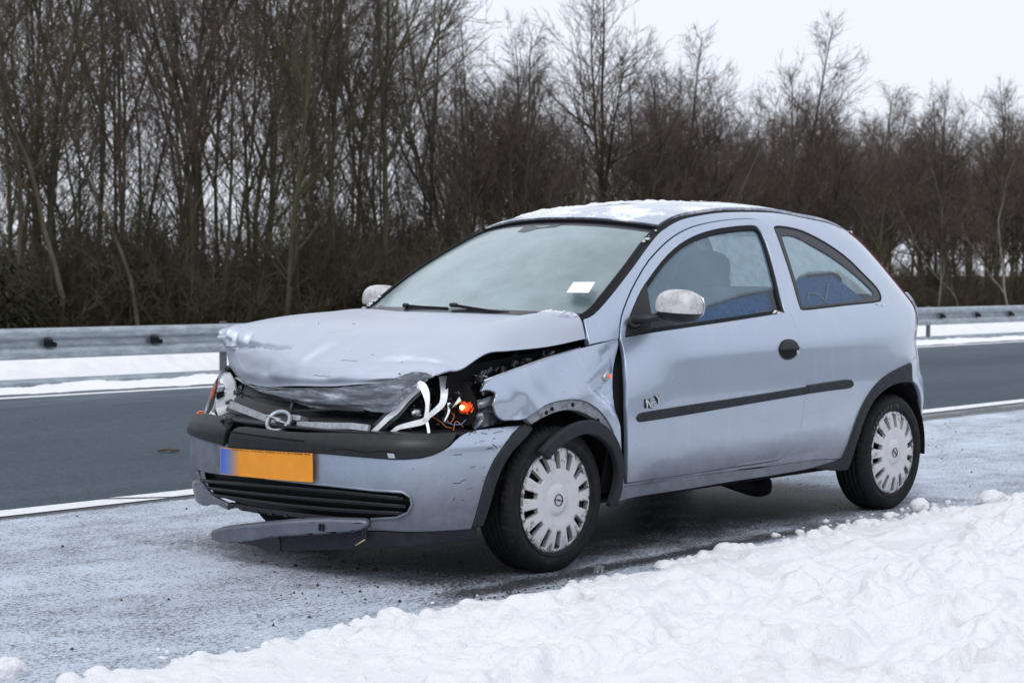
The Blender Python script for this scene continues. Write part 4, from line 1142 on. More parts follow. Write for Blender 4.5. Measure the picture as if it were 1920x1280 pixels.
def tyre_mat():
    t = NT('tyre_rubber')
    n = t.noise(30, 6, .7)
    t.color(t.ramp(n, [(.35, (.006, .006, .007)), (.62, (.013, .0135, .015)), (.75, (.036, .038, .043))]))
    t.set(Roughness=.68, Specular_IOR_Level=.22); t.bump(t.noise(120, 3), .15, .003)
    return t.m
M['tyre'] = tyre_mat()
def mirror_cap_mat():
    t = NT('mirror_cap_white')
    n = t.noise(20, 6, .7)
    t.color(t.ramp(n, [(.35, (.30, .285, .29)), (.55, (.50, .50, .52)), (.8, (.62, .63, .66))]))
    t.set(Roughness=.65); t.bump(t.noise(60, 4), .25, .004)
    return t.m
M['mirror_cap'] = mirror_cap_mat()
REFLECT_DOOR = [(.85, .965), (1.02, 1.001), (1.32, 1.048), (1.575, 1.074), (1.64, 1.08)]  # upper outline of the reflection imitated in the door window
REFLECT_QTR = [(1.66, 1.085), (1.77, 1.108), (1.93, 1.142), (2.21, 1.155), (2.404, 1.03), (2.5, .97)]
def glass_mat(name, fog=.6, share=.45, tint=(.80, .90, .92), fogcol=(.72, .84, .87), clear=None, streak=False, half=False):
    """car glass with condensation on it: transparent tint, milky film, sharp reflections"""
    t = NT(name); tr = t.t; tr.nodes.remove(t.b)
    T = t.n('BsdfTransparent'); T.inputs[0].default_value = (*tint, 1)
    Dn = t.n('BsdfDiffuse'); Dn.inputs[0].default_value = (*fogcol, 1)
    Tl = t.n('BsdfTranslucent'); Tl.inputs[0].default_value = (*fogcol, 1)
    fm = t.n('MixShader'); fm.inputs[0].default_value = share; t.l(Dn.outputs[0], fm.inputs[1]); t.l(Tl.outputs[0], fm.inputs[2])
    f = t.mr(t.noise(3.2, 5, .6, None, .25), .32, .70, fog*.86, fog*1.08)
    fine = t.noise(240, 2)
    f = t.math('ADD', f, t.mr(fine, .35, .7, -.05, .05))
    if half:                                      # the driver's side has partly cleared
        f = t.math('MULTIPLY', f, t.mr(t.math('ADD', t.xyz()[1], t.mr(t.noise(4, 4), .3, .7, -.22, .22)), -.55, .05, .66, 1.0))
    if streak:
        s = t.noise(1, 5, .6, t.mapping((22, 22, 1.6)))
        f = t.math('MULTIPLY', f, t.mr(s, .42, .56, .72, 1.0))
    if clear:                                     # film thinned below the outline of the painted blue reflection
        x, y, z = t.xyz()
        fc = t.n('ValToRGB'); el = fc.color_ramp.elements
        x0, x1 = clear[0][0], clear[-1][0]
        while len(el) < len(clear): el.new(.5)
        for q, (cx_, cz_) in zip(el, clear): q.position = (cx_-x0)/(x1-x0); q.color = (cz_-.8, cz_-.8, cz_-.8, 1)
        t.l(t.mr(x, x0, x1), fc.inputs[0])
        ln = t.math('SUBTRACT', z, fc.outputs[0])
        ln = t.math('ADD', ln, t.mr(t.noise(9, 3), 0, 1, -.008, .008))
        k = t.mr(ln, .795, .812)
        f = t.math('MULTIPLY', f, t.mr(k, 0, 1, .05, 1.0))
        v = t.n('TexVoronoi'); v.inputs['Scale'].default_value = 60; t.l(t.co.outputs['Object'], v.inputs['Vector'])
        sp = t.math('MULTIPLY', t.mr(v.outputs['Distance'], .05, .12, 1, 0), t.mr(t.noise(20, 2), .52, .6))
        f = t.math('MAXIMUM', f, t.math('MULTIPLY', sp, .5))
    m1 = t.n('MixShader'); t.l(f, m1.inputs[0]); t.l(T.outputs[0], m1.inputs[1]); t.l(fm.outputs[0], m1.inputs[2])
    G = t.n('BsdfGlossy'); G.inputs['Roughness'].default_value = .04
    fr = t.n('Fresnel'); fr.inputs[0].default_value = 1.45
    m2 = t.n('MixShader'); t.l(fr.outputs[0], m2.inputs[0]); t.l(m1.outputs[0], m2.inputs[1]); t.l(G.outputs[0], m2.inputs[2])
    t.l(m2.outputs[0], t.out.inputs[0])
    return t.m
M['glass_front'] = glass_mat('fogged_windscreen', .58, .22, tint=(.80, .92, .94), fogcol=(.66, .82, .86), half=True)
M['glass_side'] = glass_mat('side_glass', .27, .25, tint=(.88, .96, .98), fogcol=(.45, .70, .90), clear=REFLECT_DOOR)
M['glass_quarter'] = glass_mat('quarter_glass', .36, .25, tint=(.88, .96, .98), fogcol=(.55, .78, .90), clear=REFLECT_QTR)
M['glass_far'] = glass_mat('streaked_glass', .80, .85, fogcol=(.88, .95, .97), streak=True)
M['glass_lens'] = glass_mat('lens_plastic', .02, tint=(.98, .99, .99))
M['plate_orange'] = simple('plate_orange', (.72, .27, .015), .35, 0, .5, .08, 14)
def plate_blue():
    t = NT('plate_blue_band')
    y = t.xyz()[1]
    t.color(t.ramp(t.mr(y, .262, .125), [(.15, (.05, .13, .50)), (.5, (.17, .19, .30)), (.75, (.42, .22, .10)), (1, (.72, .27, .015))])); t.set(Roughness=.35)
    return t.m
M['plate_blue'] = plate_blue()
def emit(name, col, st):
    t = NT(name); t.set(Roughness=.3); t.color(tuple(min(1, q) for q in col))
    t.b.inputs['Emission Color'].default_value = (*col, 1); t.b.inputs['Emission Strength'].default_value = st
    return t.m
M['lit_amber'] = emit('lit_amber_bulb', (1.0, .06, .012), 1.5)
M['lit_core'] = emit('lit_bulb_core', (1.0, .55, .10), 9.0)
M['lit_repeater'] = emit('lit_repeater', (1.0, .10, .03), .9)
M['snow_thin'] = None

def roof_paint():
    m = M['paint'].copy(); m.name = 'frosted_roof_paint'; t = m.node_tree; b = t.nodes['Principled BSDF']
    co = t.nodes.new('ShaderNodeTexCoord')
    def nz(s, d=5, r=.65):
        o = t.nodes.new('ShaderNodeTexNoise'); o.inputs['Scale'].default_value = s; o.inputs['Detail'].default_value = d; o.inputs['Roughness'].default_value = r; t.links.new(co.outputs['Object'], o.inputs['Vector']); return o.outputs['Fac']
    ad = t.nodes.new('ShaderNodeMath'); ad.operation = 'ADD'; t.links.new(nz(5), ad.inputs[0])
    m2 = t.nodes.new('ShaderNodeMath'); m2.operation = 'MULTIPLY'; m2.inputs[1].default_value = .45; t.links.new(nz(70, 4, .7), m2.inputs[0]); t.links.new(m2.outputs[0], ad.inputs[1])
    r = t.nodes.new('ShaderNodeMapRange'); r.inputs[1].default_value = .68; r.inputs[2].default_value = .80; t.links.new(ad.outputs[0], r.inputs[0])
    src = b.inputs['Base Color'].links[0].from_socket; mx = t.nodes.new('ShaderNodeMix'); mx.data_type = 'RGBA'
    t.links.new(r.outputs[0], mx.inputs[0]); t.links.new(src, mx.inputs[6]); mx.inputs[7].default_value = (.80, .82, .86, 1); t.links.new(mx.outputs[2], b.inputs['Base Color'])
    ms = b.inputs['Metallic'].links[0].from_socket; sb = t.nodes.new('ShaderNodeMath'); sb.operation = 'SUBTRACT'; sb.use_clamp = True; t.links.new(ms, sb.inputs[0]); t.links.new(r.outputs[0], sb.inputs[1]); t.links.new(sb.outputs[0], b.inputs['Metallic'])
    cs = b.inputs['Coat Weight'].links[0].from_socket; s2 = t.nodes.new('ShaderNodeMath'); s2.operation = 'SUBTRACT'; s2.use_clamp = True; t.links.new(cs, s2.inputs[0]); t.links.new(r.outputs[0], s2.inputs[1]); t.links.new(s2.outputs[0], b.inputs['Coat Weight'])
    return m
M['roof_paint'] = roof_paint()
# ---------------------------------------------------------------- the car
car = empty('damaged_car')
tag(car, 'silver-blue three-door hatchback with crumpled bonnet and smashed front, standing on the frosty hard shoulder', 'car')

FE = D['frame_edge'][:17]+[[2.29, 1.398], [2.42, 1.372], [2.53, 1.335], [2.61, 1.285], [2.68, 1.21], [2.745, 1.13], [2.80, 1.05], [2.845, .97], [2.865, .90], [2.87, .82], [2.875, .755], [2.80, .745], [2.70, .732]]
FE[13:15] = [[1.8824, 1.4325]]
door = D['door']
front_pts = [solve_pt for solve_pt in [[.4115, .8814]]]
frame_poly = FE+D['quarter_low'][:]+D['sill_top']+[[.398, .302]]
# walk the door outline as a notch: bottom front -> B pillar -> over the top -> A pillar foot
di = min(range(len(door)), key=lambda i: (door[i][0]-.40)**2+(door[i][1]-.31)**2)
notch = [door[(di-k) % len(door)] for k in range(len(door))]
# stop at the A-pillar foot
dj = min(range(len(notch)), key=lambda i: (notch[i][0]-door[0][0])**2+(notch[i][1]-door[0][1])**2)
frame_poly += notch[:dj+1]+[[.4115, .8820], [.2560, .8640], [.2650, .905]]
for S, nm in ((S_side, 1), (S_sideR, -1)):
    bs = panel('body_side', S, frame_poly, M['paint'], car, holes=[D['quarter_glass']], step=.035, th=.03)
    dr = panel('door', S, inset(door, .004), M['paint'], car, holes=[D['door_glass']], step=.03, th=.022, off=.004 if nm > 0 else 0)
    seal_in = inset(D['door_glass'], .018)
    panel('window_seal', S, D['door_glass'], M['rubber_seal'], dr, holes=[seal_in], step=.04, th=.02, off=-.002)
    panel('side_window', S, inset(D['door_glass'], .013), M['glass_side'] if nm > 0 else M['glass_far'], dr, step=.05, th=.004, off=-.012, edge=.001)
    qc = D['quarter_clear']
    panel('window_frit', S, inset(D['quarter_glass'], .003), M['frit'], bs, holes=[inset(qc, .004)], step=.04, th=.01, off=-.004)
    panel('window_seal', S, inset(D['quarter_glass'], -.002), M['rubber_seal'], bs, holes=[inset(D['quarter_glass'], .008)], step=.04, th=.012, off=-.001)
    panel('quarter_window', S, qc, M['glass_quarter'] if nm > 0 else M['glass_far'], bs, step=.05, th=.004, off=-.009, edge=.001)
    panel('mirror_sail', S, inset(D['sail'], .002), M['black_plastic'], dr, step=.03, th=.02, off=.004)
    fl = [p for p in D['fender']]
    SW = S_wing if nm > 0 else S
    fd = panel('front_fender', SW, fl, M['paint_scuffed'] if nm > 0 else M['paint'], car, step=.018 if nm > 0 else .035, th=.012)
    if nm > 0: fd['label'] = 'dented front wing with torn leading edge'
    panel('wheel_arch_flange', SW, D['arch_flange'], M['arch_dirty'], fd, step=.02, th=.03, off=-.008)
    panel('sill', S, D['sill'], M['paint_scuffed'], car, step=.04, th=.05, off=-.004)
    panel('rear_arch_trim', S, D['rear_trim'], M['grey_plastic'], car, step=.03, th=.05, off=.012, edge=.006)
    panel('side_moulding', S, D['mould_front'], M['grey_plastic'], dr, step=.03, th=.016, off=.014, edge=.006)
    panel('side_moulding', S, D['mould_rear'], M['grey_plastic'], bs, step=.03, th=.016, off=.014, edge=.006)
    h = panel('door_handle', S, D['handle'], M['black_plastic'], dr, step=.02, th=.012, off=.007, edge=.006, smooth=2)
    panel('handle_recess', S, D['handle_hole'], M['dark'], h, step=.02, th=.003, off=.0085, edge=.001)
    panel('handle_flap', S, D['handle_in'], M['black_plastic'], h, step=.015, th=.008, off=.016, edge=.005)
    if nm > 0:
        mb = MB(); lx, lz = D['lock'][0]; mb.ellip((lx, -side_y(lx, lz)-.008, lz), (.008, .004, .011)); mb.build('lock_cylinder', M['chrome'], h)
    # rear lamp wrapping the corner of the hatch pillar
    zz = [.78, .9, 1.0, 1.1, 1.2, 1.3, 1.36]
    lamp = [(cr(X_REAR, z)-.030-.05*sst(1.05, .8, z), z) for z in zz]+[(cr(X_REAR, z), z) for z in reversed(zz)]
    panel('rear_light', S, lamp, M['red_lens'], car, step=.03, th=.02, off=.004)
    rb = [[2.70, .728], [2.80, .741], [2.875, .751], [2.985, .745], [3.03, .60], [3.045, .45], [3.0, .25], [2.97, .2], [2.87, .2], [2.865, .30], [2.85, .40], [2.82, .48], [2.775, .55], [2.71, .60], [2.64, .622], [2.62, .715]]
    panel('rear_bumper_corner', S, rb, M['paint_scuffed'], car, step=.03, th=.02)
    # dark pressings behind the shut lines
    panel('inner_shell', S, [[.30, .26], [2.0, .26], [2.1, .50], [2.25, .66], [2.5, .74], [2.80, .70], [2.80, .9], [.36, .87], [.33, .6]], M['dark'], car, step=.12, th=.01, off=-.04 if nm > 0 else -.03)
rp = D['repeater']
r_ = panel('side_repeater', S_wing, rp, M['silver_plastic'], car, step=.01, th=.02, off=.012, edge=.006)
cx = sum(p[0] for p in rp)/len(rp); cz = sum(p[1] for p in rp)/len(rp)
mb = MB(); mb.ellip((cx+.004, -side_y(cx, cz, True)-.016, cz), (.0065, .006, .007)); mb.build('repeater_lamp', M['lit_repeater'], r_)
# fixing holes in the arch flange
mb = MB()
for u in ((-.085, .618), (-.052, .630), (.066, .640), (.205, .573)):
    mb.ellip((u[0], -side_y(*u)+.004, u[1]), (.008, .006, .008), 10, 6)
mb.build('fixing_hole', M['dark'], car)
# the arch trim that has come off and hangs over the wheel
ht = panel('loose_arch_trim', S_side, D['hang_trim'], M['grey_plastic'], car, step=.02, th=.028, off=.03, edge=.008)
ht['label'] = 'grey wheel arch trim torn loose and hanging over the front wheel'
# model badge on the door
def text_mesh(txt, size, depth, shear=0.0, bold=0.0):
    c = bpy.data.curves.new('lettering', 'FONT'); c.body = txt; c.size = size; c.extrude = depth; c.shear = shear; c.offset = bold; c.align_x = 'CENTER'; c.resolution_u = 3
    o = bpy.data.objects.new('lettering', c); COL.objects.link(o)
    dg = bpy.context.evaluated_depsgraph_get(); dg.update()
    me = bpy.data.meshes.new_from_object(o.evaluated_get(dg)); bpy.data.objects.remove(o); bpy.data.curves.remove(c)
    return me
bmesh_badge = []; badge_back = []
bg0 = D['badge']
for i, (ch, dx, dz, sz) in enumerate((('N', .015, -.002, .046), ('j', .037, .001, .042), ('o', .052, -.001, .034), ('Y', .076, .002, .044))):
    X = bg0[0][0]+dx; Z = bg0[0][1]+dz+.012*dx/.09
    y = -side_y(X, Z)-.010
    for lay in (0, 1):
        me = text_mesh(ch, sz, (.0035, .0015)[lay], 0, (.0012, .0022)[lay])
        for v in me.vertices:
            a, b, c = v.co; v.co = (X+a*.95+(0, -.002)[lay], y-c+(0, .0055)[lay], Z+b-(0, .0015)[lay])
        if lay: badge_back.append(me)
        else: bmesh_badge.append(me)
bm = bmesh.new()
for me in bmesh_badge: bm.from_mesh(me)
me = bpy.data.meshes.new('door_badge'); bm.to_mesh(me); bm.free()
bo = link('door_badge', me, M['chrome'], car)
bm = bmesh.new()
for q in badge_back: bm.from_mesh(q)
me = bpy.data.meshes.new('badge_backing'); bm.to_mesh(me); bm.free(); link('badge_backing', me, M['rubber_seal'], bo)

# ---- A pillars, windscreen, roof
def fe_curve():
    P = [Vector(S_side(x, z)) for x, z in FE[:19]]
    acc = [0]
    for a, b in zip(P, P[1:]): acc.append(acc[-1]+(b-a).length)
    return P, acc
FP, FA = fe_curve()
CX = [(a, p.x) for a, p in zip(FA, FP)]; CY = [(a, p.y) for a, p in zip(FA, FP)]; CZ = [(a, p.z) for a, p in zip(FA, FP)]
def fe(s): return Vector((cr(CX, s), cr(CY, s), cr(CZ, s)))
S_TOP = FA[7]+.02         # top corner of the windscreen
S_END = FA[18]
def bow(s):
    k = min(1.3, s/S_TOP); return .185*(1-k)+.075*k
def crown(s):
    k = min(1.0, max(0, s)/S_TOP); return .012+.026*k
def S_top(a, s, inn=.0, drop=0.0):
    """surface spanned between the two side frames: windscreen below S_TOP, roof beyond"""
    e = fe(s); w = abs(e.y)-inn
    b = bow(s) if s < S_TOP else bow(S_TOP)*max(0, 1-(s-S_TOP)/.5)**1.5
    rear = max(0, (s-(S_END-.35))/.35)
    q = 1-abs(a)**2.2
    return Vector((e.x-b*q+rear*.06*q, a*w, e.z+crown(s)*q-drop))
def strip(sg, s0, s1, w0, w1, name, dz=.002):
    def F(u, v):
        s = s0+(s1-s0)*v; e = fe(s); w = w0+(w1-w0)*u
        q = 1-((abs(e.y)-w)/abs(e.y))**2.2
        b = bow(s) if s < S_TOP else bow(S_TOP)*max(0, 1-(s-S_TOP)/.5)**1.5
        return Vector((e.x-b*q, sg*(abs(e.y)-w), e.z+crown(s)*q-.006*math.sin(math.pi*min(1, u*1.2))+dz))
    return patch(name, F, 5, 60, M['rubber_seal'], car, th=.012, flip=sg < 0)
for sg in (-1, 1):
    o = strip(sg, .0, S_END-.1, .0, .036, 'roof_gutter')
ws = patch('windscreen', lambda u, v: S_top(-1+2*u, -.06+(S_TOP+.06)*v, .034, .002), 48, 30, M['glass_front'], car, th=.004)
# black printed border round the glass
def wb(name, F): return patch(name, F, 40, 3, M['frit'], ws)
# mirror foot printed and glued at the top of the glass
MS = [(.30, .0), (.26, .075), (.16, .085), (.06, .05), (-.10, .035), (-.16, 0.0)]
mb = MB(); mb.slab([S_top(a, S_TOP-.03-d, .034, -.003) for a, d in MS], .002); mb.build('mirror_foot', M['frit'], ws)
wb('windscreen_border', lambda u, v: S_top(-1+2*u, S_TOP-.045*(1-v), .034, -.003))
wb('windscreen_border', lambda u, v: S_top(-1+2*u, .0+.05*v, .034, -.003))
for sg in (-1, 1): wb('windscreen_border', lambda u, v, sg=sg: S_top(sg*(1-.022*v), S_TOP*u, .034, -.003))
patch('windscreen_seal', lambda u, v: S_top(-1+2*u, S_TOP-.004+.016*v, .034, -.004), 40, 2, M['rubber_seal'], car, th=.01)
roof = patch('roof', lambda u, v: S_top(-1+2*u, S_TOP+.012+(S_END-S_TOP-.012)*v, .030, 0), 40, 50, M['roof_paint'], car, th=.02)
# paper note behind the glass
sk = [Vector(p) for p in G['sticker']]
mb = MB()
def on_glass(p):
    best = min(((abs((S_top(a/40, s/60)-p).length), a, s) for a in range(-40, 1) for s in range(0, 61)), key=lambda t: t[0]); return best
mb.slab([(p.x-.004, p.y, p.z+.001) for p in sk], .001)
NOTE = mb
# interior mirror
mb = MB(); e = S_top(0, S_TOP-.10, 0, .06)
mb.ellip((e.x+.05, -.02, e.z-.02), (.018, .10, .035), 16, 8, .6)
mb.tube([(e.x+.04, 0, e.z+.05), (e.x+.05, -.01, e.z)], .012)
mb.build('interior_mirror', M['dash'], car)

# ---- tailgate, rear glass, rear bumper
def S_rear(a, z, off=0.0):
    x0 = cr(X_REAR, z); y0 = side_y(x0, z, False)
    return Vector((x0+.075*(1-a*a)+off, a*y0, z))
patch('tailgate', lambda u, v: S_rear(1-2*u, .62+.42*v), 24, 12, M['paint'], car, th=.02)
patch('rear_window', lambda u, v: S_rear(1-2*u, 1.04+.30*v, -.002), 24, 12, M['glass_far'], car, th=.004)
patch('tailgate_top', lambda u, v: S_rear(1-2*u, 1.34).lerp(S_top(1-2*u, S_END, .03), v), 24, 6, M['paint'], car, th=.02)
patch('rear_bumper', lambda u, v: S_rear(1-2*u, .22+.395*v, .02), 24, 12, M['paint_scuffed'], car, th=.02)

# ---- bonnet: control net front to back (rows) and left to right (columns), bicubic
NET = [
 [(.262,-.690,.885),(.255,-.672,.957),(.185,-.48,.968),(.14,-.25,.976),(.125,0,.979),(.145,.25,.981),(.19,.48,.975),(.25,.66,.962)],
 [(.028,-.694,.860),(.03,-.665,.940),(.02,-.48,.962),(.00,-.25,.973),(-.01,0,.976),(.00,.25,.976),(.03,.48,.973),(.06,.665,.962)],
 [(-.184,-.694,.851),(-.17,-.662,.915),(-.17,-.48,.948),(-.17,-.25,.962),(-.17,0,.966),(-.17,.25,.966),(-.16,.48,.964),(-.13,.655,.952)],
 [(-.300,-.690,.846),(-.31,-.655,.872),(-.32,-.48,.915),(-.33,-.25,.934),(-.33,0,.942),(-.32,.25,.948),(-.31,.48,.948),(-.29,.64,.936)],
 [(-.428,-.680,.791),(-.43,-.640,.820),(-.45,-.48,.868),(-.47,-.25,.890),(-.475,0,.902),(-.46,.25,.916),(-.45,.48,.920),(-.44,.635,.912)],
 [(-.475,-.668,.787),(-.49,-.625,.803),(-.53,-.48,.832),(-.56,-.25,.846),(-.565,0,.858),(-.545,.25,.880),(-.515,.48,.892),(-.515,.640,.893)],
 [(-.520,-.655,.776),(-.545,-.610,.778),(-.60,-.47,.785),(-.635,-.25,.790),(-.635,0,.797),(-.605,.25,.815),(-.545,.46,.815),(-.490,.628,.815)],
 [(-.552,-.636,.760),(-.590,-.598,.757),(-.645,-.46,.738),(-.675,-.25,.716),(-.665,0,.704),(-.615,.25,.686),(-.550,.45,.693),(-.470,.618,.711)],
]
def net(u, v):
    """u across 0..1 (car left -> right), v 0 rear .. 1 front"""
    nc, nr = 8, 8
    cu = [0, .035, .17, .33, .5, .67, .83, 1.0]
    rv = [0, .17, .32, .45, .60, .72, .86, 1.0]
    out = []
    for k in range(3):
        col = [(rv[r], cr([(cu[c], NET[r][c][k]) for c in range(nc)], u)) for r in range(nr)]
        out.append(cr(col, v))
    return Vector(out)
def hood_pt(u, v):
    p = net(u, v)
    h = 1e-3
    a = net(min(1, u+h), v)-net(max(0, u-h), v); b = net(u, min(1, v+h))-net(u, max(0, v-h))
    n = a.cross(b)
    if n.length > 1e-12: n.normalize()
    if n.z < 0: n = -n
    d = 0.0
    nose = sst(.55, .85, v); fold = sst(.80, 1.0, u)
    # upright pleats near the car's right corner
    for (uc, wd, am, tl) in ((.963, .016, -.034, .0), (.925, .014, .016, .02), (.885, .016, -.018, .03), (.84, .016, .010, .02), (.795, .014, -.022, .02), (.755, .022, .008, -.01), (.70, .018, -.010, .02)):
        d += am*max(0, 1-abs(u-uc-tl*(v-.8)*4)/(wd*1.5))*sst(.54, .66, v)*(1-sst(.765, .825, v))
    # horizontal crease across the nose
    vc = .80+.03*math.sin(u*9)
    d -= .020*max(0, 1-abs(v-vc)/.030)*sst(.52, .60, u)*(1-sst(.93, .97, u))
    # raised fold right of centre and a soft buckle on the left
    d += .006*max(0, 1-abs(u-.47-(v-.8)*.22)/.024)*sst(.60, .72, v)*(1-sst(.88, .97, v))
    d -= .005*max(0, 1-abs(u-.435-(v-.8)*.22)/.03)*sst(.60, .72, v)*(1-sst(.9, 1, v))
    d += .003*max(0, 1-abs(v-.66-.5*(u-.10))/.05)*sst(.015, .06, u)*(1-sst(.2, .34, u))
    d -= .007*max(0, 1-abs(v-.73-.5*(u-.10))/.04)*sst(.015, .06, u)*(1-sst(.2, .34, u))
    # broad flat buckles across the nose, with sharp edges
    wv = sst(.52, .64, v)*(1-sst(.93, .985, v))
    d += .014*max(0, 1-abs(u-.52-(v-.8)*.3)/.075)*wv
    d -= .012*max(0, 1-abs(u-.635-(v-.8)*.1)/.06)*wv
    d -= .009*max(0, 1-abs(u-.36-(v-.8)*.35)/.07)*wv
    d += .008*max(0, 1-abs(u-.24-(v-.8)*.5)/.06)*wv
    p.x += .022*sst(.945, 1.0, v); 
    # long swales towards the windscreen
    d += .010*math.exp(-((v-.20-.10*math.sin(u*5))/.06)**2)*sst(.3, .5, u)
    d -= .012*math.exp(-((v-.10-.06*math.sin(u*6+1))/.05)**2)*sst(.35, .6, u)
    q = Vector((u*5.2, v*6.5, 3.7))
    d += .003*mnoise.noise(q)*(.25+nose)+.0035*abs(mnoise.noise(q*2.6))*nose
    return p+n*d
hood = patch('bonnet', hood_pt, 190, 120, M['hood_paint'], car, th=.006, flip=False)
hood['label'] = 'buckled bonnet with folded front edge'
# paint cracked along the creases
mb = MB(); rk = random.Random(9)
def hood_line(pts, w):
    P = []
    for (u, v) in pts:
        p = hood_pt(u, v); a = hood_pt(min(1, u+.004), v)-p; b = hood_pt(u, v-.004)-p; n = a.cross(b).normalized()
        if n.z < 0: n = -n
        P.append(p+n*.0012)
    mb.ribbon(P, w, .0008, None)
for (u0, u1) in ((.93, .90), (.885, .84), (.80, .74), (.73, .66), (.65, .60), (.59, .55)):
    hood_line([(u0+(u1-u0)*t+rk.uniform(-.003, .003), .803+.03*math.sin((u0+(u1-u0)*t)*9)+rk.uniform(-.006, .006)) for t in np.linspace(0, 1, 7)], rk.uniform(.0012, .0026))
for (u0, v0, du, dv) in ((.35, .80, -.06, .01), (.42, .93, -.07, .004), (.62, .50, -.01, .01), (.50, .47, -.012, .0), (.16, .76, -.01, .012), (.27, .74, -.012, .004)):
    hood_line([(u0+du*t, v0+dv*t+rk.uniform(-.004, .004)) for t in np.linspace(0, 1, 6)], rk.uniform(.0008, .0016))
mb.build('paint_crack', M['steel_dark'], hood)
# torn front strip of the bonnet
def lip(u, v):
    a, b = G['lip_top'], G['lip_bot']
    n = len(a)
    f = lambda L: Vector([cr([(i/(n-1), L[i][k]) for i in range(n)], u) for k in range(3)])
    p = f(a).lerp(f(b), v)
    w = math.sin(math.pi*v)
    p.x += .006*math.sin(v*7+u*3)*w+.003*mnoise.noise(Vector((u*18, v*5, 1)))-.010*max(0, 1-abs(v-.72)/.16)
    p.z += .004*mnoise.noise(Vector((u*30, v*4, 5)))
    p.x += .012
    return p
patch('torn_bonnet_lip', lip, 70, 14, M['torn_metal'], hood, th=.004)
rnd = random.Random(4)
mb = MB()
T = [Vector(p) for p in G['torn']]
c0 = sum(T, Vector())/len(T)
for i in range(16):
    a = T[rnd.randrange(len(T))].lerp(c0, rnd.uniform(0, .8))
    L = rnd.uniform(.015, .05)
    d = Vector((rnd.uniform(-.2, .2), -1, rnd.uniform(-.25, .45)))*L
    w = Vector((rnd.uniform(-.6, .6), 0, 1))*rnd.uniform(.004, .013)
    o = Vector((-.012-rnd.uniform(0, .02), 0, rnd.uniform(-.01, .01)))
    mb.slab([a+o-d/2, a+o+w, a+o+d/2, a+o-w*.6], .0015)
mb.build('torn_metal_shred', M['torn_metal'], hood)
mb = MB(); mb.slab([T[3]+Vector((-.02, .03, -.012)), T[4]+Vector((-.02, .02, -.008)), T[5]+Vector((-.02, -.01, .0)), T[6]+Vector((-.02, 0, .008))], .002)
mb.build('torn_metal_shred', simple('tan_primer', (.26, .23, .16), .6), hood)

# ---- bonnet gap: inner wing, slam panel, engine mass
mb = MB()
mb.box((-.18, 0, .52), (.56, 1.10, .44), bev=.06)
mb.build('engine_block', M['dark'], car)
patch('inner_wing', lambda u, v: Vector((-.46+.74*u, -.60-.045*v, .46+(.335+.06*u)*v)), 16, 6, M['dark'], car, th=.004)
patch('inner_wing', lambda u, v: Vector((-.46+.74*u, .60+.045*v, .46+(.335+.06*u)*v)), 16, 6, M['dark'], car, th=.004)
mb = MB()
ft = [Vector(S_side(x, z)) for x, z in D['fender'][1:5]]
mb.tube([p+Vector((0, .016, -.006)) for p in ft], .007, 6)
mb.build('wing_flange', M['silver_plastic'], car)
mb = MB()
for i in range(26):
    t = rnd.uniform(.02, .75); b = ft[0].lerp(ft[-1], 1-t)+Vector((0, rnd.uniform(.03, .09), rnd.uniform(-.02, .012)))
    mb.box(b, (rnd.uniform(.01, .03), rnd.uniform(.008, .02), rnd.uniform(.006, .02)), Matrix.Rotation(rnd.uniform(0, 3), 3, 'Y'))
mb.build('wing_bracket', M['steel_dark'], car)
mb = MB(); mb.tube([(-.30, -.60, .78), (-.10, -.615, .80), (.10, -.60, .83), (.2, -.6, .85)], .018, 8); mb.tube([(-.05, -.58, .78), (-.06, -.60, .84)], .02, 8)
mb.build('hose', M['black_plastic'], car)
# dark radiator plastic between bonnet and bar
def slam(u, v):
    y = -.56+1.06*u
    xf = -.645+.34*(abs(y))**2.4; xb = xf+.10
    z0 = .565+.012*math.sin(u*7); z1 = .665-.02*math.sin(u*3)
    return Vector((xf+(xb-xf)*v, y, z0+(z1-z0)*v+.006*math.sin(v*14)))
sp = patch('radiator_panel', slam, 40, 14, M['black_plastic'], car, th=.01)
mb = MB()
for y in (-.40, -.30, -.12):
    s = slam((y+.56)/1.06, .45); mb.box((s.x-.012, y, s.z+.012), (.012, .065, .022))
mb.build('radiator_slot', M['dark'], sp)
mb = MB(); mb.tube([(-.655, .02, .60), (-.60, .05, .655), (-.585, .09, .66)], .010, 6); mb.tube([(-.665, .0, .605), (-.655, -.25, .63), (-.65, -.40, .632)], .007, 6)
mb.build('broken_strut', M['black_plastic'], sp)
mb = MB()
for i in range(14):
    y = rnd.uniform(.42, .54); s = slam((y+.56)/1.06, rnd.uniform(.2, .9)); mb.box((s.x-.01, y, s.z+.01), (rnd.uniform(.006, .02), rnd.uniform(.006, .02), rnd.uniform(.006, .02)), Matrix.Rotation(rnd.uniform(0, 3), 3, 'X'))
mb.build('broken_clip', M['steel_dark'], sp)
mb = MB(); mb.box((-.42, 0, .50), (.06, 1.12, .20)); mb.box((-.52, 0, .30), (.05, 1.0, .22)); mb.build('radiator', M['dark'], car)

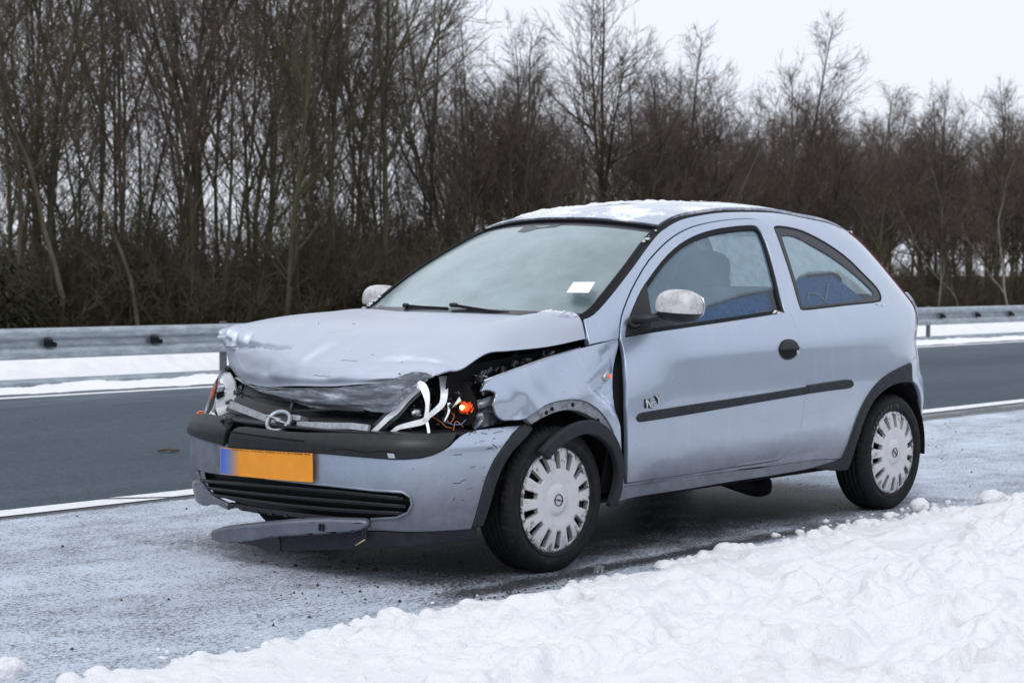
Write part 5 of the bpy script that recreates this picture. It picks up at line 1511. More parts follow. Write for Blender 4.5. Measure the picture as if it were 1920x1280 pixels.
# ---- front bumper
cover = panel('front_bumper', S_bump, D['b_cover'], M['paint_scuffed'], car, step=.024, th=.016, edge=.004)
cover['label'] = 'cracked and scratched front bumper cover'
off = lambda d: (lambda s, z: S_bump(s, z, d))
panel('bumper_arch_trim', S_bump, D['b_arch'], M['grey_plastic'], cover, step=.02, th=.04, off=.008, edge=.006)
bs_ = panel('bumper_strip', S_bump, D['b_strip'], M['black_plastic'], cover, step=.022, th=.02, off=.010, edge=.004)
mir = [[B_LEN-s, z] for s, z in D['b_arch']]
panel('bumper_arch_trim', S_bump, mir, M['grey_plastic'], cover, step=.03, th=.04, off=.008, edge=.006)
cov_r = [[1.70, .47], [2.02, .478], [2.10, .53], [2.16, .575], [2.02, .588], [1.82, .575], [1.70, .56]]
strip_r = D['b_strip_right'][:4]+[[1.56, .560], [1.66, .572], [1.78, .568], [1.88, .555], [1.95, .53], [1.95, .495], [1.88, .480], [1.70, .474], [1.58, .470]]
bsr = panel('bumper_strip', S_bump, strip_r, M['black_plastic'], cover, step=.022, th=.02, off=.009, edge=.004)
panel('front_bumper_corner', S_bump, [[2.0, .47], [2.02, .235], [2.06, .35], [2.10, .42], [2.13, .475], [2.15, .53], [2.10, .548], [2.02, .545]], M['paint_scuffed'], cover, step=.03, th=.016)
# thin groove line and crack in the strip
mb = MB(); mb.ribbon([Vector(S_bump(s, .523-.012*(1.46-s), .0105)) for s in np.linspace(1.46, 1.02, 14)], .006, .002)
mb.ribbon([Vector(S_bump(s, .497+.004*math.sin(s*40), .0105)) for s in np.linspace(.88, .62, 14)], .004, .002)
mb.build('strip_groove', M['dark'], bs_)
mb = MB(); mb.slab([S_bump(.655, .495, .012), S_bump(.63, .494, .012), S_bump(.625, .478, .012), S_bump(.65, .478, .012)], .004); mb.build('broken_clip', M['chrome'], bs_)
# shelf behind the strip
patch('bumper_shelf', lambda u, v: Vector(S_bump(.30+1.42*u, .560, -.002))+Vector((.15*v, 0, -.004+.006*math.sin(u*9)*v)), 50, 6, M['black_plastic'], cover, th=.006)
# split between the two strip pieces
mb = MB()
for i in range(12):
    s = 1.47+rnd.uniform(0, .05); z = rnd.uniform(.50, .57)
    p = Vector(S_bump(s, z, rnd.uniform(-.01, .012))); mb.slab([p, p+Vector((.0, .02, .012)), p+Vector((-.004, .026, -.006)), p+Vector((0, .004, -.016))], .003)
mb.build('cracked_plastic', M['black_plastic'], bsr)
# lower opening: dark back panel and slats
gr = panel('lower_grille', S_bump, [[.56, .225], [1.72, .215], [1.86, .28], [1.90, .352], [1.24, .372], [.60, .362], [.55, .31]], M['black_plastic'], cover, step=.05, th=.01, off=-.055)
mb = MB()
for k in range(3):
    L = D['slat%d' % k]; ss = [(a, b) for a, b in L]
    ss = sorted(ss)
    path = [Vector(S_bump(s, cr(ss, s)-.004, -.012)) for s in np.linspace(ss[0][0]+.022, ss[-1][0], 40)]
    m_ = MB(); m_.ribbon([p+Vector((.012, 0, 0)) for p in path], .010, .036, (0, 0, 1)); m_.tube([p+Vector((-.006, 0, .003)) for p in path], .005, 6)
    m_.build('grille_slat', M['black_plastic'], gr)
m_ = MB(); path = [Vector(S_bump(s, .238-.008*(s-.75), -.016)) for s in np.linspace(.79, 1.52, 30)]; m_.ribbon(path, .016, .02, (0, 0, 1)); m_.tube([p+Vector((.05, 0, -.02)) for p in path], .008, 6)
for s in np.linspace(.8, 1.5, 9): m_.box(Vector(S_bump(s, .226, -.01)), (.02, .018, .014))
m_.build('broken_grille_frame', M['black_plastic'], gr)
# rim round the opening at the intact end
m_ = MB(); m_.tube([Vector(S_bump(s, z, .0)) for s, z in [(.752, .922)] if False] or [Vector(S_bump(s, z, .002)) for s, z in D['grille_open'][5:14]], .006, 6); m_.build('grille_rim', M['paint_scuffed'], gr)
lipo = panel('hanging_bumper_lip', S_bump, D['b_lip'], M['paint_scuffed'], cover, step=.018, th=.03, off=.022, edge=.012)
lipo['label'] = 'broken lower bumper lip hanging to the ground'
panel('lip_underside', S_bump, D['b_lip_black'], M['black_plastic'], lipo, step=.03, th=.02, off=.002)
m_ = MB()
for s in (.74, .745, .752, .93, .945):
    p = Vector(S_bump(s, .205, .03)); m_.box(p, (.010, .006, .026))
for i in range(6):
    p = Vector(S_bump(.742+rnd.uniform(-.01, .012), .185+rnd.uniform(-.012, .01), .026)); m_.slab([p, p+Vector((-.004, -.02, .008)), p+Vector((0, -.012, -.012))], .003)
m_.build('broken_clip', M['black_plastic'], lipo)
m_ = MB(); p = Vector(S_bump(.75, .175, .03)); m_.tube([p, p+Vector((-.01, .04, -.025))], .0025, 5); m_.build('straw', simple('straw', (.5, .36, .2), .7), lipo)
panel('air_dam', S_bump, D['b_dam'], M['grey_plastic'], cover, step=.03, th=.012, off=-.004, edge=.004)
# scratches gouged into the cover
m_ = MB()
for i in range(38):
    s = rnd.choice((.19, .24, .27, .33, .38))+rnd.gauss(0, .02); z = rnd.uniform(.38, .575) if i < 24 else rnd.uniform(.30, .45)
    L = rnd.uniform(.006, .034); a = rnd.uniform(-.3, .3) if i % 3 else rnd.uniform(-1.2, 1.2)
    q = [Vector(S_bump(s+L*t*math.cos(a), z+L*t*math.sin(a), .0006)) for t in (0, .5, 1)]
    m_.ribbon(q, rnd.uniform(.0010, .0024), .0008)
for i in range(10):
    s = .40-.10*(i/9)+rnd.uniform(-.02, .02); z = .575-.008*i/9+rnd.uniform(-.006, .004)
    q = [Vector(S_bump(s+.03*t, z+.008*t*rnd.uniform(-1, 1), .0006)) for t in (0, .5, 1)]
    m_.ribbon(q, rnd.uniform(.0015, .004), .0008)
m_.build('scratch', M['dark'], cover)
# number plate
pl = D['plate']
def plate_pt(u, v, off_):
    s = pl[0][0]+(pl[1][0]-pl[0][0])*u; z0 = pl[3][1]+(pl[2][1]-pl[3][1])*u; z1 = pl[0][1]+(pl[1][1]-pl[0][1])*u
    return Vector(S_bump(s, z0+(z1-z0)*v, off_))
plo = patch('number_plate', lambda u, v: plate_pt(.0+1.0*u, v, .020), 24, 2, M['plate_orange'], cover, th=.004)
patch('plate_band', lambda u, v: plate_pt(.004+.24*u, .02+.96*v, .0204), 12, 2, M['plate_blue'], plo, th=.0004)
m_ = MB()
for i in range(26):
    u = .16+.8*i/25+rnd.uniform(-.006, .006); a, b = plate_pt(u, .965, .0215), plate_pt(u+rnd.uniform(.006, .024), .962, .0215); m_.ribbon([a, b], .003, .001)
m_.build('plate_speck', M['dark'], plo)
# broken grille bar with the emblem
m_ = MB()
A = [Vector(p) for p in G['bar_a']]; B = [Vector(p) for p in G['bar_b']]
m_.ribbon([p+Vector((0, 0, 0)) for p in A], lambda t: .030-.008*t, .012, (0.25, 0, 1)); bo = m_.build('grille_bar', M['silver_plastic'], car)
m_ = MB(); m_.ribbon(B, .024, .012, (.25, 0, 1)); m_.build('grille_bar', M['silver_plastic'], car)
def emblem(R, tube, depth):
    """ring with a lightning bolt across, in the xz plane facing -y"""
    m = MB(); n = 40; k = 6
    vs = []
    for i in range(n):
        a = 2*math.pi*i/n
        for j in range(k):
            b = 2*math.pi*j/k; r = R+tube*math.cos(b); vs.append((r*math.cos(a), depth*math.sin(b), r*math.sin(a)))
    m.add(vs, [(i*k+j, i*k+(j+1) % k, ((i+1) % n)*k+(j+1) % k, ((i+1) % n)*k+j) for i in range(n) for j in range(k)])
    z = [(-1.32, .13), (.20, .13), (-.12, -.02), (1.32, -.13), (1.32, -.10), (-.20, -.13), (.12, .02)]
    bolt = [(-1.30, .10), (.30, .17), (.02, .03), (1.30, -.02), (1.30, -.10), (-.30, -.17), (-.02, -.03), (-1.30, .02)]
    m.slab([(x*R, -depth*.5, y_*R) for x, y_ in bolt], depth*1.2)
    return m
m_ = emblem(.046, .0085, .012)
e = Vector(G['emblem'][0])
eo = m_.build('emblem', M['silver_plastic'], car)
eo.rotation_euler = (math.radians(-44), math.radians(12), math.radians(-80)); eo.location = (e.x-.030, e.y, e.z+.010)
m_ = MB(); m_.box((e.x+.03, e.y-.045, e.z+.018), (.05, .07, .022), Matrix.Rotation(.3, 3, 'Y')); m_.build('emblem_bracket', M['silver_plastic'], car)

# ---- smashed headlight on the car's left
hl = panel('headlight_housing', lambda a, b: Vector((-.50+.52*(-a-.42)+.0*b, a, b)), [(-.40, .58), (-.44, .70), (-.56, .745), (-.655, .74), (-.70, .66), (-.68, .58), (-.55, .565)], M['dark'], car, step=.04, th=.01)
hl['label'] = 'smashed open headlight with its flasher bulb still glowing'
def rib(name, key, w, th, mat, par, side=None):
    m = MB(); P = [Vector(p) for p in G[key]]
    # denser smooth path
    n = len(P); Q = [Vector([cr([(i, P[i][k]) for i in range(n)], t) for k in range(3)]) for t in np.linspace(0, n-1, (n-1)*4+1)]
    m.ribbon(Q, w, th, side); return m.build(name, mat, par)
FACE = (.15, -.78, .6)
rib('lamp_trim', 'hook', lambda t: .014+.016*math.sin(math.pi*min(1, t*1.3+.15)), .006, M['white_shell'], hl)
rib('lamp_trim', 'post', lambda t: .032-.014*t, .005, M['white_shell'], hl)
rib('lamp_trim', 'post2', lambda t: .018+.004*math.sin(t*5), .005, M['white_shell'], hl)
rib('lamp_trim', 'diag', lambda t: .024-.008*t, .010, M['white_shell'], hl)
rib('lamp_trim', 'sliver', lambda t: .012-.008*t, .004, M['white_shell'], hl)
rib('lamp_trim', 'leg', lambda t: .010, .005, M['white_shell'], hl)
P = [Vector(p) for p in G['diag']]
m_ = MB(); m_.ribbon([p+Vector((.012, .022, -.010)) for p in P], .045, .004, None); m_.build('lamp_rim', M['steel_dark'], hl)
m_ = MB(); m_.slab(G['tri'], .003); m_.build('lamp_trim', M['white_shell'], hl)
for k, mt in (('shard_a', 'mauve'), ('shard_b', 'mauve'), ('shard_c', 'dark_red'), ('shard_d', 'black_plastic'), ('shard_e', 'greenish'), ('shard_f', 'grey_plastic'), ('shard_g', 'mauve')):
    m_ = MB(); m_.slab(G[k], .003); m_.build('reflector_shard', M[mt], hl)
bc = Vector(G['bulb'][0])
m_ = MB()
for i in range(26):
    a = rnd.uniform(0, 6.28); r = rnd.uniform(.008, .022)
    p = bc+Vector((rnd.uniform(-.01, .03), r*math.cos(a), r*math.sin(a)))
    u = Vector((rnd.uniform(-1, 1), rnd.uniform(-1, 1), rnd.uniform(-1, 1))).normalized()*rnd.uniform(.008, .016)
    w = u.cross(Vector((1, .3, .2))).normalized()*rnd.uniform(.006, .012)
    m_.slab([p-u, p+w, p+u, p-w], .002)
bo = m_.build('flasher_lens', M['orange_lens'], hl)
m_ = MB(); m_.ellip(bc+Vector((.012, -.002, 0)), (.016, .016, .016), 14, 8); m_.build('flasher_glow', M['lit_amber'], bo)
m_ = MB(); m_.ellip(bc+Vector((-.024, -.018, .004)), (.0085, .0085, .0085), 12, 8); m_.build('flasher_bulb', M['lit_core'], bo)
cc = Vector(G['capsule'][0])
m_ = MB(); m_.lathe([(.006, -.03), (.020, -.02), (.024, 0), (.020, .018), (.012, .02)], cc, 'x', 14)
m_.ellip(cc+Vector((-.02, 0, 0)), (.008, .010, .010), 10, 6); m_.build('lamp_bulb_holder', M['chrome'], hl)
for k, mt in (('wire_a', 'wire_orange'), ('wire_b', 'wire_orange'), ('wire_c', 'wire_blue'), ('wire_d', 'wire_orange'), ('wire_e', 'wire_orange')):
    P = [Vector(p) for p in G[k]]; n = len(P)
    Q = [Vector([cr([(i, P[i][j]) for i in range(n)], t) for j in range(3)]) for t in np.linspace(0, n-1, (n-1)*6+1)]
    m_ = MB(); m_.tube(Q, .0016, 5); m_.build('wire', M[mt], hl)
m_ = MB()
for i in range(60):
    y = rnd.uniform(-.68, -.42); z = rnd.uniform(.575, .72); x = -.50+.52*(-y-.42)-rnd.uniform(.02, .10)
    p = Vector((x, y, z)); u = Vector((rnd.uniform(-1, 1), rnd.uniform(-1, 1), rnd.uniform(-1, 1))).normalized()*rnd.uniform(.006, .022); w = u.cross(Vector((1, .2, .1))).normalized()*rnd.uniform(.004, .012)
    m_.slab([p-u, p+w, p+u*.8, p-w*.7], .002)
o = m_.build('broken_shard', M['black_plastic'], hl)
m_ = MB()
for i in range(26):
    y = rnd.uniform(-.66, -.44); z = rnd.uniform(.57, .71); x = -.50+.52*(-y-.42)-rnd.uniform(.02, .10)
    p = Vector((x, y, z)); u = Vector((rnd.uniform(-1, 1), rnd.uniform(-1, 1), rnd.uniform(-1, 1))).normalized()*rnd.uniform(.004, .014); w = u.cross(Vector((1, .2, .1))).normalized()*rnd.uniform(.003, .006)
    m_.slab([p-u, p+w, p+u*.8, p-w*.7], .0015)
m_.build('broken_shard', M['chrome'], hl)
m_ = MB(); m_.slab(G['amber'], .004); m_.build('amber_splinter', M['orange_lens'], hl)
# crushed wing end beside the lamp
def fold(u, v):
    P = [Vector(p) for p in G['fold']]
    top = [P[0], P[1], P[2], P[3], P[4], P[5]]; bot = [P[9], P[8], P[8].lerp(P[7], .5), P[7], P[6], P[5]]
    f = lambda L: Vector([cr([(i/5, L[i][k]) for i in range(6)], u) for k in range(3)])
    p = f(top).lerp(f(bot), v)
    p.y += .035*math.sin(math.pi*v)*(1-u)+.012*math.sin(v*11+u*5)*(1-u)
    return p
patch('crushed_wing_end', fold, 30, 16, M['bent_steel'], car, th=.004)
for k in ('crumple_a', 'crumple_b'):
    P = [Vector(p) for p in G[k]]; c0 = sum(P, Vector())/len(P)
    m_ = MB()
    for i in range(10):
        a = P[rnd.randrange(len(P))]; b = P[rnd.randrange(len(P))]
        if (a-b).length < .004: continue
        w = Vector((rnd.uniform(-.02, .02), rnd.uniform(-.02, .02), rnd.uniform(-.02, .02)))
        m_.slab([a, a.lerp(b, .5)+w, b, c0-w], .002)
    m_.build('crumpled_metal', M['chrome'], car)
lh = Vector(G['lamp_hole'][0]); m_ = MB(); m_.lathe([(.024, -.012), (.020, -.018), (.012, 0), (.002, .006)], lh, 'x', 18); m_.build('fixing_socket', M['black_plastic'], car)

# ---- headlight on the car's right (cracked open, white shell showing)
hr = MB(); hr.slab(G['r_bucket'], .012); hr = hr.build('headlight_shell', M['white_shell'], car)
hr['label'] = 'cracked headlight showing its white shell'
for k, mt, th in (('r_upper', 'white_shell', .010), ('r_hole', 'dark', .020), ('r_tip', 'white_shell', .014), ('r_spot', 'orange_lens', .010), ('r_orange', 'orange_lens', .008), ('r_black', 'black_plastic', .012)):
    m_ = MB(); m_.slab([Vector(p)+(Vector((-.012, -.004, 0)) if k in ('r_hole', 'r_orange') else Vector()) for p in G[k]], th)
    m_.build({'r_hole': 'shell_opening', 'r_spot': 'amber_splinter', 'r_orange': 'flasher_lens', 'r_black': 'lamp_rim'}.get(k, 'lamp_trim'), M[mt], hr)
RA = [Vector(p) for p in G['r_arc']]
RI = [Vector(G['r_tip'][3]), Vector(G['r_bucket'][4]), Vector(G['r_bucket'][3]), Vector(G['r_upper'][2]), Vector(G['r_upper'][1]), RA[5]]
def lens(u, v):
    f = lambda L: Vector([cr([(i, L[i][k]) for i in range(6)], u*5) for k in range(3)])
    p = f(RA).lerp(f(RI), v); p.x -= .022*math.sin(math.pi*v)+.006; return p
patch('headlight_lens', lens, 20, 8, M['glass_lens'], hr, th=.002)
rib('lamp_rim', 'r_arc', lambda t: .010+.006*math.sin(math.pi*t), .012, M['chrome'], hr)
m_ = MB(); m_.slab([Vector(p)+Vector((.05, .0, 0)) for p in (G['r_arc'][0], G['r_arc'][2], G['r_arc'][4], G['r_arc'][5], G['r_bucket'][3], G['r_bucket'][4])], .02); m_.build('headlight_housing', M['dark'], hr)

# ---- wheels
WR, WW = .281, .178
def make_tyre():
    m = MB()
    prof = [(.196, -.070), (.205, -.084), (.225, -.091), (.248, -.090), (.264, -.083), (.274, -.070)]
    prof += [(WR-.001, -.058)]
    for g in (-.038, -.013, .013, .038):
        prof += [(WR, g-.005), (WR-.008, g-.004), (WR-.008, g+.004), (WR, g+.005)]
    prof += [(WR-.001, .058), (.274, .070), (.264, .083), (.248, .090), (.225, .091), (.205, .084), (.196, .070)]
    n = 108
    m.lathe(prof, (0, 0, 0), 'y', n)
    # shoulder blocks: raised lugs between cross grooves
    for sg in (-1, 1):
        for k in range(66):
            a0 = 2*math.pi*k/66; a1 = a0+2*math.pi/66*.72; sk = .035*sg
            vs = []
            for (r, y) in ((.268, .0795*sg), (.277, .070*sg), (.2825, .058*sg), (.2825, .044*sg)):
                sh = sk*(1 if abs(y) < .06 else .3)
                for a in (a0+sh, a1+sh): vs.append((r*math.cos(a), y, r*math.sin(a)))
            for (r, y) in ((.262, .074*sg), (.268, .064*sg), (.272, .058*sg), (.272, .044*sg)):
                for a in (a0, a1): vs.append((r*math.cos(a), y, r*math.sin(a)))
            fs = [(0, 1, 3, 2), (2, 3, 5, 4), (4, 5, 7, 6), (0, 2, 10, 8), (2, 4, 12, 10), (4, 6, 14, 12), (1, 9, 11, 3), (3, 11, 13, 5), (5, 13, 15, 7), (6, 7, 15, 14), (0, 8, 9, 1)]
            m.add(vs, fs, False)
    # rim protector ridges
    for r in (.214, .243):
        m.lathe([(r-.003, -.0875), (r, -.0925), (r+.003, -.0885)], (0, 0, 0), 'y', n)
    return m
def make_hubcap():
    R = .205; ns = 14; sub = 12; n = ns*sub
    prof = [(.0, -.012), (.030, -.012), (.052, -.011), (.060, -.005), (.066, -.004), (.085, -.010), (.110, -.013), (.122, -.013), (.188, -.002), (.196, .0), (R, .006), (R+.002, .014)]
    vs = [(0, prof[0][1], 0)]
    for (r, h) in prof[1:]:
        for k in range(n): vs.append((r*math.cos(2*math.pi*k/n), h, r*math.sin(2*math.pi*k/n)))
    ix = lambda i, k: 1+(i-1)*n+k % n
    fs = [(0, ix(1, k+1), ix(1, k)) for k in range(n)]
    slot = 7      # ring (122..188) carries the slots
    extra = []
    for i in range(1, len(prof)-1):
        for k in range(n):
            ph = k % sub
            if i == slot and 4 <= ph < 9: continue
            fs.append((ix(i, k), ix(i, k+1), ix(i+1, k+1), ix(i+1, k)))
    m = MB(); m.add(vs, fs)
    # slot walls
    for s in range(ns):
        ks = list(range(s*sub+4, s*sub+10))
        loop = [ix(slot, k) for k in ks]+[ix(slot+1, k) for k in reversed(ks)]
        P = [Vector(vs[i]) for i in loop]; Q = [p*1.0+Vector((0, .022, 0)) for p in P]
        nn = len(P); m.add(P+Q, [(i, (i+1) % nn, (i+1) % nn+nn, i+nn) for i in range(nn)], False)
    return m
tyre_o = hub_o = None
def wheel_parts(root, side):
    ty = make_tyre().build('tyre', M['tyre'], root)
    hc = make_hubcap().build('hubcap', M['hubcap'], root, (0, -.082, 0), merge=True)
    rm = MB(); rm.lathe([(.200, -.06), (.185, -.050), (.17, -.035), (.06, -.045), (.0, -.045)], (0, 0, 0), 'y', 48); rm.lathe([(.196, -.070), (.203, -.078), (.198, -.06)], (0, 0, 0), 'y', 48); rm.build('steel_rim', M['rust_steel'], root)
    em = emblem(.0215, .0021, .002).build('hubcap_emblem', M['black_plastic'], root, (0, -.0955, 0))
    em.rotation_euler = (0, .12, 0)
    return root
wh = empty('wheel'); wh.parent = car; wh.location = (0, -.690, WR-.003)
wheel_parts(wh, -1)
for (x, y, rz, ry) in ((2.491, -.682, 0, .5), (0, .690, math.pi, 1), (2.491, .682, math.pi, .2)):
    c = wh.copy(); COL.objects.link(c); c.parent = car; c.location = (x, y, WR-.003); c.rotation_euler = (0, ry if rz == 0 else 0, rz)
    for ch in wh.children:
        d = ch.copy(); COL.objects.link(d); d.parent = c
# raised lettering on the rear tyre
bm = bmesh.new()
for i, ch in enumerate('VREDESTEIN'):
    me = text_mesh(ch, .030, .0012); a = math.radians(152-i*7.6); r = .216
    for v in me.vertices:
        x, y_, z_ = v.co; rr = r+y_; aa = a-x/r; v.co = (2.491+rr*math.cos(aa), -.682-.0915-z_, WR-.003+rr*math.sin(aa))
    bm.from_mesh(me)
me = bpy.data.meshes.new('tyre_lettering'); bm.to_mesh(me); bm.free()
link('tyre_lettering', me, simple('worn_rubber', (.075, .08, .09), .7), car)
# wheel houses
for x in (0.02, 2.491):
    for sg in (-1, 1):
        m_ = MB(); n = 26; vs = []
        for k in range(n+1):
            a = -.12+(math.pi+.24)*k/n; r = .345 if x > 1 else .35
            for y in (.772 if x < 1 else .745, .50): vs.append((x+r*math.cos(a), sg*y, .285+r*math.sin(a)))
        m_.add(vs, [(2*k, 2*k+1, 2*k+3, 2*k+2) for k in range(n)])
        vs = [(x, sg*.50, .28)]+[(x+.36*math.cos(-.12+(math.pi+.24)*k/n), sg*.50, .285+.36*math.sin(-.12+(math.pi+.24)*k/n)) for k in range(n+1)]
        m_.add(vs, [(0, k+1, k+2) for k in range(n)])
        m_.build('wheel_house', M['dark'], car)
# ---- underside, exhaust, antenna
m_ = MB(); m_.box((1.15, 0, .235), (2.0, 1.36, .03)); m_.box((2.62, 0, .25), (.7, 1.0, .03)); m_.build('floor_pan', M['dark'], car)
m_ = MB(); m_.box((0, 0, .22), (.12, 1.2, .05)); m_.box((2.491, 0, .26), (.10, 1.2, .06)); m_.build('axle_beam', M['dark'], car)
m_ = MB(); m_.tube([(1.40, -.50, .215), (1.62, -.46, .165), (1.78, -.42, .135), (1.92, -.40, .13)], lambda t: .020+.022*t, 8); m_.ellip((1.87, -.41, .135), (.075, .05, .048), 12, 8, .7); m_.box((1.74, -.43, .175), (.05, .03, .03))
ex = m_.build('hanging_undershield', M['dark'], car); ex['label'] = 'black underbody piece hanging below the sill'
m_ = MB(); m_.tube([(2.205, 0, 1.43), (2.225, 0, 1.47)], .012, 8); m_.tube([(2.22, 0, 1.46), (2.30, 0, 1.585), (2.39, 0, 1.705), (2.478, 0, 1.83)], lambda t: .0042-.0018*t, 6); m_.build('antenna', M['black_plastic'], car)
# ---- door mirrors
def mirror(sg):
    c = Vector((.585, -.905, 1.012)) if sg < 0 else Vector((.60, .845, 1.012))
    R_ = Matrix.Rotation(sg*.10, 3, 'Z') @ Matrix.Rotation(.05, 3, 'X')
    cap = MB(); nu, nv = 28, 16
    vs = []; fs = []
    # rounded shell: z above the split line is the cap
    f = lambda t, p: math.copysign(abs(t)**p, t)
    def shell(th, a): return Vector((.072*f(math.cos(th), .75)*f(math.cos(a), .8), .102*f(math.cos(th), .75)*f(math.sin(a), .8), .068*f(math.sin(th), .8)))
    def build(t0, t1, name, mat, sc):
        m = MB(); vs = [c+R_ @ (shell(t0+(t1-t0)*j/nv, 2*math.pi*k/nu)*sc) for j in range(nv+1) for k in range(nu)]
        m.add(vs, [(j*nu+k, j*nu+(k+1) % nu, (j+1)*nu+(k+1) % nu, (j+1)*nu+k) for j in range(nv) for k in range(nu)])
        return m.build(name, mat, mroot, merge=True)
    mroot = None
    m = MB(); m.tube([(.50, sg*.735, .955), (.54, sg*.79, .962), (.57, sg*.86, .975)], lambda t: .030-.008*t, 10, flat=.7)
    m.ellip((.51, sg*.738, .948), (.042, .015, .024), 14, 8, .8)
    mroot = m.build('door_mirror', M['black_plastic'], car)
    build(-math.pi/2, -.22, 'mirror_base', M['black_plastic'], .985)
    build(-.26, math.pi/2, 'mirror_cap', M['mirror_cap'], 1.0)
    g = MB(); g.ellip(c+Vector((.062, 0, 0)), (.006, .085, .052), 20, 6, .7); g.build('mirror_glass', M['chrome'], mroot)
mirror(-1); mirror(1)
# ---- wipers
for k, off_ in (('wiper_a', 0), ('wiper_b', 0)):
    P = [Vector(p)+Vector((-.01, 0, .004)) for p in G[k]]
    m_ = MB(); m_.ribbon(P, .007, .010, (0, 0, 1)); m_.tube([p+Vector((-.006, 0, .006)) for p in P], .0035, 6)
    m_.ellip(P[0]+Vector((-.004, 0, .004)), (.012, .022 if k == 'wiper_b' else .016, .010), 12, 6, .7)
    m_.build('wiper', M['black_plastic'], car)
patch('cowl_panel', lambda u, v: Vector((.10+.22*v+.14*(2*u-1)**2, -.66+1.32*u, .945+.02*v)), 20, 4, M['black_plastic'], car, th=.01)
# ---- interior
def seat(y, x0=1.12):
    m = MB()
    m.ellip((x0-.02, y, .50), (.27, .24, .10), 18, 8, .55)
    R_ = Matrix.Rotation(.28, 3, 'Y')
    m.ellip((x0+.27, y, .79), (.08, .235, .32), 18, 10, .6, R_)
    s = m.build('front_seat', M['seat'], car)
    h = MB(); h.ellip((x0+.355, y, 1.145), (.055, .145, .105), 18, 10, .75, R_); h.tube([(x0+.33, y-.06, 1.03), (x0+.35, y-.06, 1.08)], .006); h.tube([(x0+.33, y+.06, 1.03), (x0+.35, y+.06, 1.08)], .006)
    h.build('headrest', M['seat'], s)
seat(-.36); seat(.36)
m = MB(); m.ellip((2.10, 0, .52), (.28, .60, .10), 18, 8, .5); m.ellip((2.42, 0, .80), (.09, .60, .28), 18, 10, .5, Matrix.Rotation(.25, 3, 'Y')); rs = m.build('rear_seat', M['seat'], car)
for y in (-.34, .34):
    m = MB(); m.ellip((2.48, y, 1.09), (.045, .13, .07), 14, 8, .75); m.build('headrest', M['seat'], rs)
# steering wheel
m = MB(); R_ = Matrix.Rotation(-1.05, 3, 'Y'); n = 36
vs = []
for i in range(n):
    a = 2*math.pi*i/n
    for j in range(8):
        b = 2*math.pi*j/8; r = .185+.016*math.cos(b); vs.append(Vector((.80, -.36, .93)) + R_ @ Vector((r*math.cos(a), r*math.sin(a), .016*math.sin(b))))
m.add(vs, [(i*8+j, i*8+(j+1) % 8, ((i+1) % n)*8+(j+1) % 8, ((i+1) % n)*8+j) for i in range(n) for j in range(8)])
m.ellip((.79, -.36, .925), (.05, .08, .06)); m.tube([(.80, -.54, .93), (.80, -.18, .93)], .014); m.tube([(.50, -.36, .80), (.78, -.36, .92)], .03)
m.build('steering_wheel', M['dash'], car)
def dash(u, v):
    y = -.66+1.32*u
    P = [(.20, .935), (.36, .955), (.52, .95), (.60, .915), (.63, .84), (.61, .60)]
    t = v*5; i = min(4, int(t)); q = t-i
    return Vector((P[i][0]*(1-q)+P[i+1][0]*q-.04*(1-(2*u-1)**2)*(1-v), y, P[i][1]*(1-q)+P[i+1][1]*q+.03*math.exp(-((y+.36)/.16)**2)*math.sin(math.pi*min(1, v*1.4))))
patch('dashboard', dash, 30, 20, M['dash'], car, th=.01)
NOTE.build('paper_note', simple('white_paper', (.86, .88, .90), .7, 0, .2, .03), car)
# dark blue sheets painted as a blue vehicle's reflection in the lower side glass
tr = [[.80, .86]]+[[x, z+.012] for x, z in REFLECT_DOOR]+[[1.66, .86]]
panel('door_reflection', S_side, tr, M['blue_reflection'], car, step=.06, th=.03, off=-.05, smooth=0)
qt = [[1.68, .90]]+[[x, z+.012] for x, z in REFLECT_QTR]+[[2.5, .9]]
panel('rear_reflection', S_side, qt, M['blue_reflection'], car, step=.06, th=.03, off=-.05, smooth=0)
m_ = MB()
for pth in ([(1.86, 1.02), (1.90, 1.055), (1.98, 1.05), (2.03, 1.0)], [(1.45, .93), (1.38, .955), (1.42, .975), (1.52, .975)], [(2.02, 1.02), (2.12, 1.10)]):
    m_.tube([Vector(S_side(a, b))+Vector((0, .047, 0)) for a, b in pth], .004, 5)
m_.build('reflection_outline', simple('pale_reflection', (.22, .30, .36), .5), car)  # pale outlines within the painted reflection, built as thin tubes

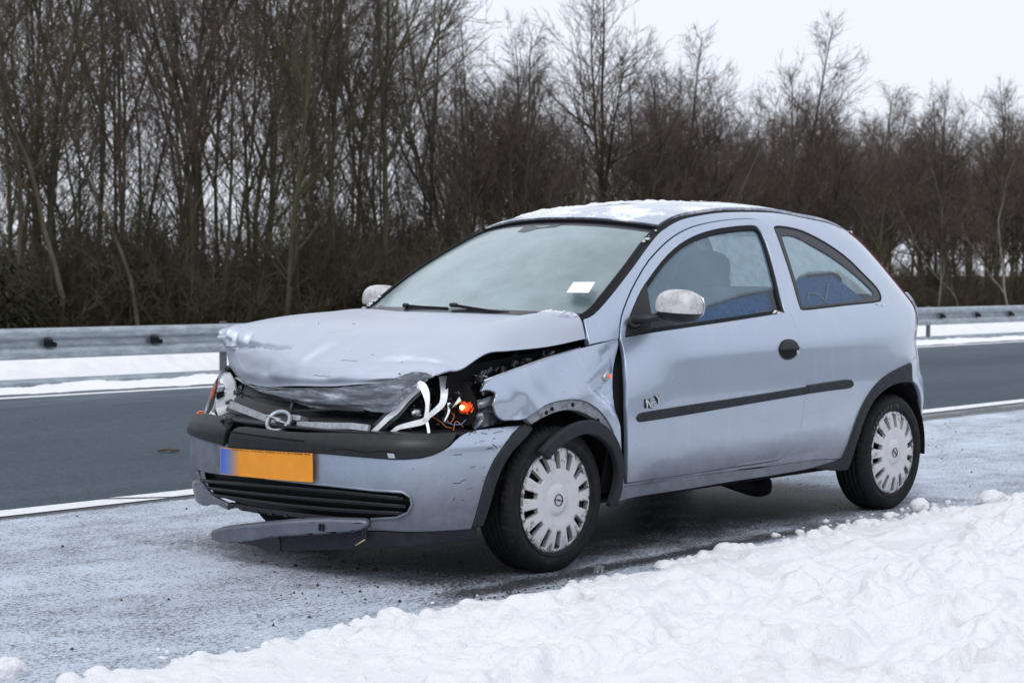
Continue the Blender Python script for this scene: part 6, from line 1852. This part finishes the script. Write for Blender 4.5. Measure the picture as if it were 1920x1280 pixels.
# ---------------------------------------------------------------- snow lying on the car
def roof_snow(name, s0, s1, a0, a1, hmax, thr, seed, ns, na, label):
    S_ = np.linspace(s0, s1, ns); A_ = np.linspace(a0, a1, na)
    AA, SS = np.meshgrid(A_, S_)
    n = fbm(AA*2.2, SS*3.2, 5, seed); n2 = fbm(AA*14, SS*16, 4, seed+7); n3 = np.abs(fbm(AA*9, SS*11, 3, seed+9))
    e = np.minimum(np.minimum(AA-a0, a1-AA)*.62, np.minimum(SS-s0, s1-SS))
    # thicker towards the far half of the roof, thin and broken at the near front corner
    far = sstep(-.75, .55, AA+.35*(SS-s0-.3))
    m = n*.55+n2*.16+.52*far-thr
    k = sstep(0, .22, m)*sstep(0, .07, e+n2*.03)
    H = k*(.006+hmax*(.55+.7*n3+.35*n)*np.clip(far*1.15, .12, 1))
    base = np.array([[tuple(S_top(a, s, .034, 0)) for a in A_] for s in S_])
    V = base.copy(); V[..., 2] += np.where(k > .02, H, -.004)
    V = V.reshape(-1, 3); w = na
    keep = (k > .004)
    i, j = np.meshgrid(np.arange(ns-1), np.arange(na-1), indexing='ij')
    ok = keep[:-1, :-1] | keep[1:, :-1] | keep[:-1, 1:] | keep[1:, 1:]
    q = (i*w+j)[ok]
    F = np.stack([q, q+1, q+1+w, q+w], 1)
    o = link(name, mesh_np(name, V, F), M['snow']); tag(o, label, 'snow'); o['kind'] = 'stuff'; return o
roof_snow('roof_snow', S_TOP+.03, S_END-.12, -.985, .985, .024, .14, 3, 260, 240, 'thin broken layer of wet snow on the roof of the silver-blue car')
# flecks caught in the gutter and at the foot of the screen
V = []; F = []; rs = np.random.RandomState(11); nv = 0
def fleck(p, r, f=(1, 1, .6)):
    global nv
    q = IV*r*(1+.4*np_noise(IV[:, 0]*1.9+nv, IV[:, 1]*1.9+IV[:, 2], 5)[:, None])*np.array(f)
    V.append(q+np.array(p)); F.append(IF+nv); nv += len(q)
for i in range(6):
    sg = -1
    s = S_TOP-.10+rs.normal(0, .045)
    e = fe(max(.0, s)); w = rs.uniform(.004, .034)
    fleck((e.x-.01, sg*(abs(e.y)-w), e.z+.004), rs.uniform(.003, .008), (1.2+1.6*rs.rand(), .5, .8))
for i in range(60):
    fleck((.175+rs.normal(0, .03), -.60+rs.normal(0, .03), .985+rs.normal(0, .004)), rs.uniform(.004, .011))
for i in range(26):
    s = rs.uniform(.03, .16); e = fe(s); fleck((e.x-.012, abs(e.y)-rs.uniform(.006, .03), e.z+.005), rs.uniform(.003, .007))
for i in range(10):
    fleck((1.50+rs.normal(0, .02), -side_y(1.5, .975)-.006, .972+rs.normal(0, .004)), rs.uniform(.003, .007))
for i in range(8):
    fleck((2.42+rs.normal(0, .025), -side_y(2.42, 1.0)-.004, 1.0+rs.normal(0, .004)), rs.uniform(.003, .006))
o = link('snow_flecks', mesh_np('snow_flecks', np.concatenate(V), np.concatenate(F)), M['snow']); tag(o, kind='stuff')
